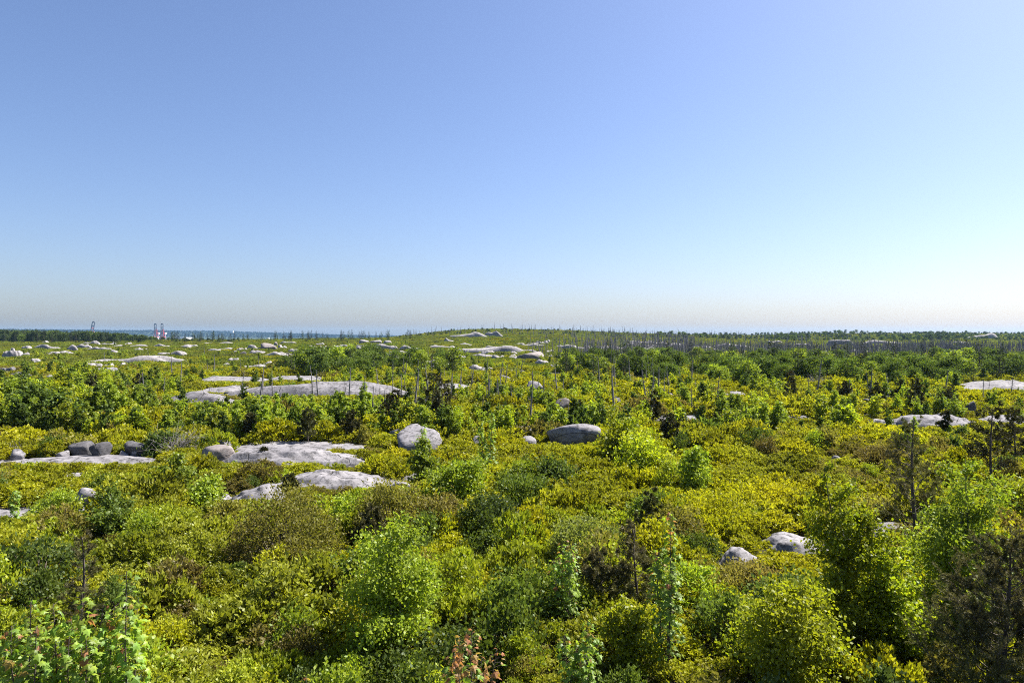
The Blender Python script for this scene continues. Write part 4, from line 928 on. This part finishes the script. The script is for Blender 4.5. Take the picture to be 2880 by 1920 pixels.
# --- woods: the belt at right, the dark grove left of centre, single far trees
BRD = [broad(380 + k, 5, 4.2 + .5 * (k % 3), 1800, .32, M['wood'] if k != 3 else M['birch']) for k in range(7)]; BRDV = [[('trunk', a), ('crown', b)] for a, b in BRD]
BRDD = [[('trunk', a), ('crown', b)] for a, b in [broad(390 + k, 5, 4.4, 900, .45, M['wooddark' if k % 3 else 'wood']) for k in range(5)]]
CON = [conifer(400 + k, 6, 2.3 + .5 * (k % 2), 70, 16, .34, M['larch'] if k % 3 == 1 else M['spruce'], sparse=.12) for k in range(6)]; CONV = [[('trunk', a), ('crown', b)] for a, b in CON]
def fbelt(g, n):
    D = inv(g, n, 93, 190); u = g.uniform(1560, 3080, n); lo = 93 + np.clip((1900 - u) / 340, 0, 1) * 22; return u, D, (D > lo) & (g.random(n) < np.where(D < 130, 1, .55))
xb, yb, g = sample(215, fbelt, 44); hb = g.uniform(2.5, 4.4, len(xb)) * np.where(yb > 125, .95, .92)
def fgrove(g, n):
    D = inv(g, n, 112, 165); u = g.uniform(800, 1290, n); return u, D, g.random(n) < np.where(np.abs(u - 930) < 140, 1, .5)
xg, yg, g = sample(46, fgrove, 45); hg = g.uniform(2.8, 5.0, len(xg))
x2 = np.concatenate([xb, xg]); y2 = np.concatenate([yb, yg]); h2 = np.concatenate([hb, hg])
def lw(x, y, h):
    t = 'tall ' if h > 4.3 else 'low ' if h < 3.3 else ''
    if x / y * F + UC > 1500: return t + 'leafy tree ' + ('on the near edge of' if y < 110 else 'deep inside' if y > 145 else 'behind the front row of') + ' the right-hand wood'
    return t + 'leafy tree of the dark grove above the whaleback'
crowd('leafy', 'broadleaf_tree', BRDV, x2, y2, h2, [5] * 7, lw, 'tree', 'leafy trees of the distant woods', 'n', '', '', seed=54)
def fcb(g, n): D = inv(g, n, 96, 230); u = g.uniform(1580, 3080, n); return u, D, np.ones(n, bool)
xc, yc_, g = sample(150, fcb, 46); hc = 2.8 + 3.6 * g.random(len(xc)) ** 1.3
def fcg(g, n): D = inv(g, n, 115, 165); u = g.uniform(790, 1280, n); return u, D, g.random(n) < .7
xd, yd, g = sample(36, fcg, 47); hd = g.uniform(2.6, 5.2, len(xd))
def fsk(g, n):      # skyline conifers at left
    D = g.uniform(430, 560, n); u = g.uniform(-250, 1180, n); return u, D, g.random(n) < np.where(u < 360, 1, np.where(u < 640, .55, .30))
xe, ye, g = sample(760, fsk, 48); ue = xe / ye * F + UC; he = g.uniform(.55, 1.1, len(xe)) * np.interp(ue, [-250, 0, 250, 340, 430, 520, 1180], [10, 9.2, 7.6, 6.2, 3.8, 3.0, 3.2]) * np.where((ue > 480) & (g.random(len(xe)) < .4), 2.3, 1.0)
def frd(g, n): D = g.uniform(560, 960, n); u = g.uniform(1700, 3080, n); return u, D, g.random(n) < np.where(D > 700, 1, .5)
xf, yf, g = sample(220, frd, 49); hf = (1.8 + 4.0 * g.random(len(xf)) ** 2) * np.clip(1 + .5 * wob(xf, yf, 60), .5, 1.4)
def lc(x, y, h):
    u = x / y * F + UC
    if y < 240: return ('tall ' if h > 4.6 else '') + ('dark conifer in the right-hand wood' if u > 1400 else 'dark conifer in the grove above the long whaleback')
    if u < 400: return 'dark conifer of the far left tree line'
    if u < 1300: return ('tall ' if h > 6 else 'small ') + 'skyline conifer standing against the blue coast'
    return 'tiny conifer on the far right ridge'
crowd('conifer', 'spruce_tree', CONV, np.concatenate([xc, xd, xe, xf]), np.concatenate([yc_, yd, ye, yf]), np.concatenate([hc, hd, he, hf]), [6] * 6, lc, 'conifer', 'conifers of the distant woods', 'distant_conifers', 'far off conifers merging into a dark tree line', 'conifers', seed=55)
# leafy mass of the far tree line and the right-hand ridge
def ffl(g, n):
    D = g.uniform(440, 540, n); u = g.uniform(-250, 700, n); return u, D, g.random(n) < np.where(u < 450, 1, .5)
xa, ya, g = sample(420, ffl, 60); ua = xa / ya * F + UC; ha = g.uniform(.6, 1.05, len(xa)) * np.interp(ua, [-250, 0, 250, 340, 430, 520, 1180], [8.5, 8, 6.8, 5.8, 3.4, 2.2, 2.0])
def ffr(g, n):
    D = g.uniform(520, 980, n); u = g.uniform(1850, 3080, n); return u, D, g.random(n) < np.where(u > 2150, 1, .5)
xh, yh, g = sample(1700, ffr, 61); hh_ = (1.2 + 2.2 * g.random(len(xh))) * np.clip(1 + .5 * wob(xh, yh, 80), .5, 1.5)
def fhl(g, n):
    D = g.uniform(520, 720, n); u = g.uniform(1120, 1950, n); return u, D, wob((u - UC) / F * D, D, 40) > -.1
xk, yk, g = sample(420, fhl, 66); hk = .7 + 1.9 * g.random(len(xk)) ** 1.6
xh, yh, hh_ = np.concatenate([xh, xk]), np.concatenate([yh, yk]), np.concatenate([hh_, hk])
CAP['mass'] = 300
crowd('mass', 'n', BRDD, np.concatenate([xa, xh]), np.concatenate([ya, yh]), np.concatenate([ha, hh_]), [5] * 5, None, '', '', 'far_woods', 'green wooded cover of the far tree line and right ridge', 'woods', seed=56)

# --- dead trees
SNG = [snag(440 + k, 5, 22 + 4 * (k % 3), curl=.0 if k % 3 else .9, rad=.026, stub=.11 + .04 * (k % 3 == 0)) for k in range(8)]; SNV = [[('trunk', a)] for a in SNG]
SNF = [[('trunk', snag(460 + k, 5, 20, rad=.036, stub=.10 + .03 * (k % 2)))] for k in range(6)]
EXP = [(205, 500, 790), (300, 520, 735), (420, 610, 790), (565, 460, 760), (755, 430, 570), (815, 440, 620), (885, 480, 580), (975, 560, 700), (935, 640, 760), (1040, 450, 560), (1075, 450, 640), (1175, 500, 700), (1155, 480, 660), (1230, 490, 580), (1300, 420, 780), (1530, 430, 570),
       (1780, 290, 530), (1880, 350, 740), (2145, 470, 760), (2245, 490, 660), (1555, 600, 780), (5, 480, 690), (90, 540, 650), (265, 490, 600), (440, 440, 600), (715, 380, 480), (1195, 360, 440), (1290, 690, 790), (505, 660, 800), (650, 600, 830)]
xs, ys, hs = [], [], []
for cx, t, b in EXP:
    x, D, z, h, w = tree_at(960 + cx / 2.45, 880 + b / 2.45, 880 + t / 2.45); xs.append(x); ys.append(D); hs.append(max(h, 1.2))
for cx, t, b in [(1985, 560, 690), (2300, 450, 560), (65, 500, 700), (290, 560, 690), (185, 450, 520), (665, 780, 910), (965, 520, 600), (1410, 430, 530)]:
    x, D, z, h, w = tree_at((1920 if cx < 1500 and b != 690 else 0) + cx / 2.45, 880 + b / 2.45, 880 + t / 2.45); xs.append(x); ys.append(D); hs.append(max(h, 1.2))
def fsn(g, n):
    D = inv(g, n, 62, 240); u = g.uniform(250, 2900, n); return u, D, g.random(n) < np.where((u > 950) & (u < 2000), .9, .28)
a, b, g = sample(200, fsn, 62); c = g.uniform(1.5, 4.2, len(a))
def fsr(g, n):      # the grey burnt wood at right
    D = inv(g, n, 185, 600); u = g.uniform(1480, 3080, n); x_ = (u - UC) / F * D; dens = np.clip((u - 1480) / 500, .12, 1) * np.where(D < 230, .5, 1) * np.where((u > 1950) & (D > 360), .10, 1) * np.clip(.75 + .9 * wob(x_, D, 45), .08, 1); return u, D, g.random(n) < dens
a2, b2, g = sample(5200, fsr, 63); c2 = (1.6 + 4.4 * g.random(len(a2)) ** .8) * np.where((a2 / b2 * F + UC) > 1950, .82, 1.0)
def fsh(g, n):      # skyline of the central hill
    D = g.uniform(470, 680, n); u = g.uniform(1150, 2450, n); return u, D, g.random(n) < np.where((u > 1400), .95, .4)
a3, b3, g = sample(560, fsh, 64); c3 = 1.8 + 6.0 * g.random(len(a3)) ** 1.5
def ls_(x, y, h):
    if y > 185: return 'thin grey dead trunk in the burnt wood' if x > 0.05 * y and y < 450 else 'bare dead trunk on the skyline of the central hill'
    return ('tall ' if h > 3.6 else 'short ' if h < 2.2 else 'slim ') + 'grey dead tree ' + where(x, y)
crowd('snag', 'dead_tree', SNV, np.concatenate([xs, a]), np.concatenate([ys, b]), np.concatenate([hs, c]), [5] * 8, ls_, 'dead tree', 'dead trees standing on the heath', 'n', '', '', seed=58)
crowd('snag', 'dead_tree', SNF, np.concatenate([a2, a3]), np.concatenate([b2, b3]), np.concatenate([c2, c3]), [5] * 6, ls_, 'dead tree', 'dead trees standing on the heath', 'burnt_wood', 'grey mass of bare dead trunks on the right ridge', 'dead wood', seed=57)

# dead shrubs, fallen branches, sedge
def dead_bush(u, vb, vt, wpx, seed, label, n=46):
    x, D, z, h, w = tree_at(u, vb, vt, wpx); g = np.random.default_rng(seed); mb = MB()
    for k in range(n):
        a = g.uniform(0, 6.28); e = np.array([math.cos(a) * w / 2 * g.uniform(.3, 1), math.sin(a) * w / 2 * g.uniform(.3, 1), h * g.uniform(.25, 1.0)]); q = np.linspace(0, 1, 5)[:, None]
        br = e * q + np.array([0, 0, 1.]) * np.sin(q * 3.1) * h * .12 + g.normal(size=(5, 3)) * w * .03 * q; tube(mb, br, np.linspace(.022, .006, 5), 3)
        for _ in range(3):
            c = br[g.integers(2, 5)]; tube(mb, [c, c + g.normal(size=3) * w * .10 + [0, 0, .08 * h]], [.008, .004], 3)
    o = obj('dead_shrub', mb.mesh('dead_shrub', M['deadtwig'], True)); o.location = (x, D, z); tag(o, label, 'dead shrub')
dead_bush(492, 1284, 1214, 150, 1, 'grey leafless juniper-like shrub on the left slab', 60)
dead_bush(48, 1288, 1252, 70, 2, 'grey leafless shrub by the boulder at the left edge', 36)
dead_bush(2430, 1860, 1795, 150, 3, 'tangle of grey dead brush under the yellow birches', 46)
dead_bush(850, 1222, 1170, 70, 4, 'dark leafless shrub above the double slab', 40)
dead_bush(2330, 1100, 1060, 50, 5, 'pale leafless bush at the foot of the right woods', 40)
dead_bush(2290, 1095, 1050, 60, 6, 'bleached bare bush under the right woods edge', 40)
mb = MB(); g = np.random.default_rng(9); x, D = hit(830, 1665); z = float(zt(x, D))
tube(mb, [(-.6, 0, .50), (-.45, .02, .62), (-.1, 0, .60), (.25, .05, .58), (.55, 0, .68)], [.02, .028, .03, .022, .01], 5)
for p0, d in [((-.1, 0, .6), (-.25, -.1, -.25)), ((.2, .05, .58), (.12, -.15, -.2)), ((.25, .05, .58), (.2, .1, .18)), ((-.45, .02, .62), (-.15, 0, -.25)), ((.05, 0, .6), (.0, .15, -.5))]:
    p0 = np.array(p0); tube(mb, [p0, p0 + np.array(d) * .6, p0 + np.array(d)], [.014, .01, .005], 4)
o = obj('fallen_branch', mb.mesh('fallen_branch', M['deadtwig'], True)); o.location = (x, D, z - .05); tag(o, 'bleached fallen branch lying on the shrubs left of the birch bush', 'branch')
for u, v, n, h, lab in [(880, 1560, 260, .85, 'tuft of long pale sedge right of the olive dome shrub'), (700, 1565, 120, .55, 'small sedge tuft under the olive dome shrub')]:
    x, D = hit(u, v); mb = MB(); a = g.uniform(0, 6.28, n); r = g.random(n) * .3; P = np.stack([np.cos(a) * r, np.sin(a) * r, r * 0], -1)
    Dr = norm(np.stack([np.cos(a) * .45 + g.normal(size=n) * .15, np.sin(a) * .45, np.ones(n)], -1)); leaf_quads(mb, P, Dr, rand_dir(n, 0, g), h * g.uniform(.6, 1.1, n), .02, g.random(n))
    o = obj('sedge_tuft', mb.mesh('sedge_tuft', M['grass'])); o.location = (x, D, float(zt(x, D))); tag(o, lab, 'sedge', 'sedge tufts')

# ------------------------------------------------------------------ harbour: cranes and buildings across the heath
def crane(u, vt, D, yaw, tilt, label, K=1.12):
    x = (u - UC) / F * D; top = H - (vt - VH) / F * D - SEA; s = top / 86.0
    t = tag(empty('container_crane', (x, D, SEA), yaw, s), label, 'crane', 'container cranes at the harbour')
    for sx in (-1, 1):
        for y in (-9, 9):
            mb = MB(); beam(mb, (sx * 9, y, 0), (sx * 5.0, y * .8, 46), 2.0 * K); obj('leg', mb.mesh('leg', M['red' if y < 0 else 'cranewhite']), t)
    mb = MB()
    for z, w in ((16, 7.6), (30, 6.4), (45, 5.1)):
        for y in (-9 + z * .04, 9 - z * .04): beam(mb, (-w, y, z), (w, y, z), 1.6 * K)
        for sx in (-1, 1): beam(mb, (sx * w, -9 + z * .04, z), (sx * w, 9 - z * .04, z), 1.4 * K)
    beam(mb, (-7.6, -8.4, 16), (6.4, -7.8, 30), 1.0 * K); beam(mb, (7.6, -8.4, 16), (-6.4, -7.8, 30), 1.0 * K)
    obj('portal_frame', mb.mesh('portal_frame', M['red']), t)
    mb = MB(); box(mb, -5.5, 5.5, 6, 18, 42, 48); obj('machinery_house', mb.mesh('machinery_house', M['cranewhite']), t)
    # raised boom: twin girders with ties, closed by a rounded top
    bz = lambda q: (tilt * q * 42, -9.5, 42 + 44 * q)
    for sx in (-1, 1):
        mb = MB(); a_ = np.array(bz(0)); b_ = np.array(bz(.94)); beam(mb, a_ + [sx * 4.2, 0, 0], b_ + [sx * 4.2, 0, 0], 1.9 * K); gird = obj('boom_girder', mb.mesh('boom_girder', M['cranegrey']), t)
    mb = MB()
    for q in (.12, .25, .38, .50): a_ = np.array(bz(q)); beam(mb, a_ + [-4.2, 0, 0], a_ + [4.2, 0, 0], .9 * K)
    for q, w in ((.64, 2.4), (.94, 2.6)): a_ = np.array(bz(q)); beam(mb, a_ + [-4.2, .02, 0], a_ + [4.2, .02, 0], w * K)
    a_ = np.array(bz(.94)); b_ = np.array(bz(1.0)); beam(mb, a_ + [-4.2, 0, .4], b_ + [-1.5, 0, 0], 1.7 * K); beam(mb, a_ + [4.2, 0, .4], b_ + [1.5, 0, 0], 1.7 * K); beam(mb, b_ + [-1.5, 0, 0], b_ + [1.5, 0, 0], 1.8 * K)
    obj('boom_tie', mb.mesh('boom_tie', M['cranegrey']), gird)
    mb = MB()
    for sx in (-1, 1): beam(mb, (sx * 5, -7.3, 46), (sx * 2.5, 0, 62), 1.1 * K); beam(mb, (sx * 5, 7.3, 46), (sx * 2.5, 0, 62), 1.1 * K)
    beam(mb, (-2.5, 0, 62), (2.5, 0, 62), 1.1 * K); obj('apex_frame', mb.mesh('apex_frame', M['red']), t)
crane(259, 904, 2600, .35, .18, 'leaning red and grey container crane, leftmost on the skyline')
crane(440, 910, 2600, 0, 0, 'upright container crane, left of the close pair')
crane(459, 910, 2600, 0, 0, 'upright container crane, right of the close pair')
def building(name, u0, u1, vt, D, dep, zb, mat, label, win=True, cat='building'):
    x0, x1 = (u0 - UC) / F * D, (u1 - UC) / F * D; zt_ = H - (vt - VH) / F * D; t = tag(empty(name, ((x0 + x1) / 2, D, zb)), label, cat); w = x1 - x0; h = zt_ - zb
    mb = MB(); box(mb, -w / 2, w / 2, 0, dep, 0, h); wall = obj('wall', mb.mesh('wall', M[mat]), t)
    mb = MB(); box(mb, -w / 2 - .4, w / 2 + .4, -.4, dep + .4, h, h + max(.5, h * .03)); obj('roof', mb.mesh('roof', M[mat]), t)
    if win:
        nw = max(3, int(w / 6))
        for k in range(nw):
            mb = MB(); cx = -w / 2 + w * (k + .5) / nw; box(mb, cx - w / nw * .25, cx + w / nw * .25, -.15, .4, h * .62, h * .82); obj('window', mb.mesh('window', M['window']), wall)
building('port_shed', 396, 426, 947, 2650, 60, SEA, 'white', 'long white port shed left of the paired cranes')
building('port_shed', 478, 524, 949, 2700, 60, SEA, 'white', 'long white port shed right of the paired cranes')
building('apartment_block', 647, 655, 931, 5300, 18, -20, 'white', 'pale square tower block on the far coast')
building('flat_roofed_house', 2591, 2608, 934, 945, 7, float(zt((2600 - UC) / F * 945, 945)) - .5, 'brown', 'small dark flat-roofed building on the right ridge')
mb = MB(); a = np.linspace(0, 2 * np.pi, 24, endpoint=False); D = 2500; x = (755 - UC) / F * D; zt_ = H - (950 - VH) / F * D
prof = [(4.2, SEA), (4.2, zt_ - 1), (3.2, zt_ - .3), (.1, zt_)]; V = [(r * math.cos(t), r * math.sin(t), z - SEA) for r, z in prof for t in a]
mb.add(V, [(i * 24 + j, i * 24 + (j + 1) % 24, (i + 1) * 24 + (j + 1) % 24, (i + 1) * 24 + j) for i in range(3) for j in range(24)])
o = obj('storage_tank', mb.mesh('storage_tank', M['white'], True)); o.location = (x, D, SEA); tag(o, 'small white storage tank among the skyline trees', 'tank')

# ------------------------------------------------------------------ air
if True:
    m, ns, ls = newmat('thin_haze'); pv = nd(ns, 'ShaderNodeVolumePrincipled'); pv.inputs['Color'].default_value = (.36, .64, 1.0, 1); pv.inputs['Density'].default_value = 5.0e-5; pv.inputs['Anisotropy'].default_value = 0.2
    ls.new(pv.outputs[0], nd(ns, 'ShaderNodeOutputMaterial').inputs['Volume'])
    mb = MB(); box(mb, -8000, 8000, -8000, 8000, -36, 75); tag(obj('haze', mb.mesh('haze', m)), 'thin bluish haze over the far distance', 'haze', kind='stuff')
# ------------------------------------------------------------------ labels: plants that share a description are told apart by their place in it
ORD = ['leftmost', 'second from left', 'third from left', 'fourth from left', 'fifth from left', 'sixth from left', 'seventh from left', 'eighth from left', 'ninth from left', 'tenth from left']
def split_labels(level=0):
    by = {}
    for o in scene.objects:
        if o.parent is None and 'label' in o and 'group' in o: by.setdefault(o['label'], []).append(o)
    for lab, q in by.items():
        if len(q) < 2: continue
        if level < 2 and len(q) > 10:
            q.sort(key=lambda o: o.location.y if level == 0 else o.location.x / o.location.y); n = len(q) // 2
            for k, o in enumerate(q): o['label'] = (('nearer ', 'farther '), ('left-hand ', 'right-hand '))[level][k >= n] + lab
        elif level == 2 and len(q) <= 10 and len(lab.split()) <= 13:
            q.sort(key=lambda o: o.location.x / o.location.y)
            for k, o in enumerate(q): o['label'] = lab + ', ' + ('rightmost' if k == len(q) - 1 else ORD[k])
split_labels(0); split_labels(1); split_labels(2)
print('objects', len(scene.objects))
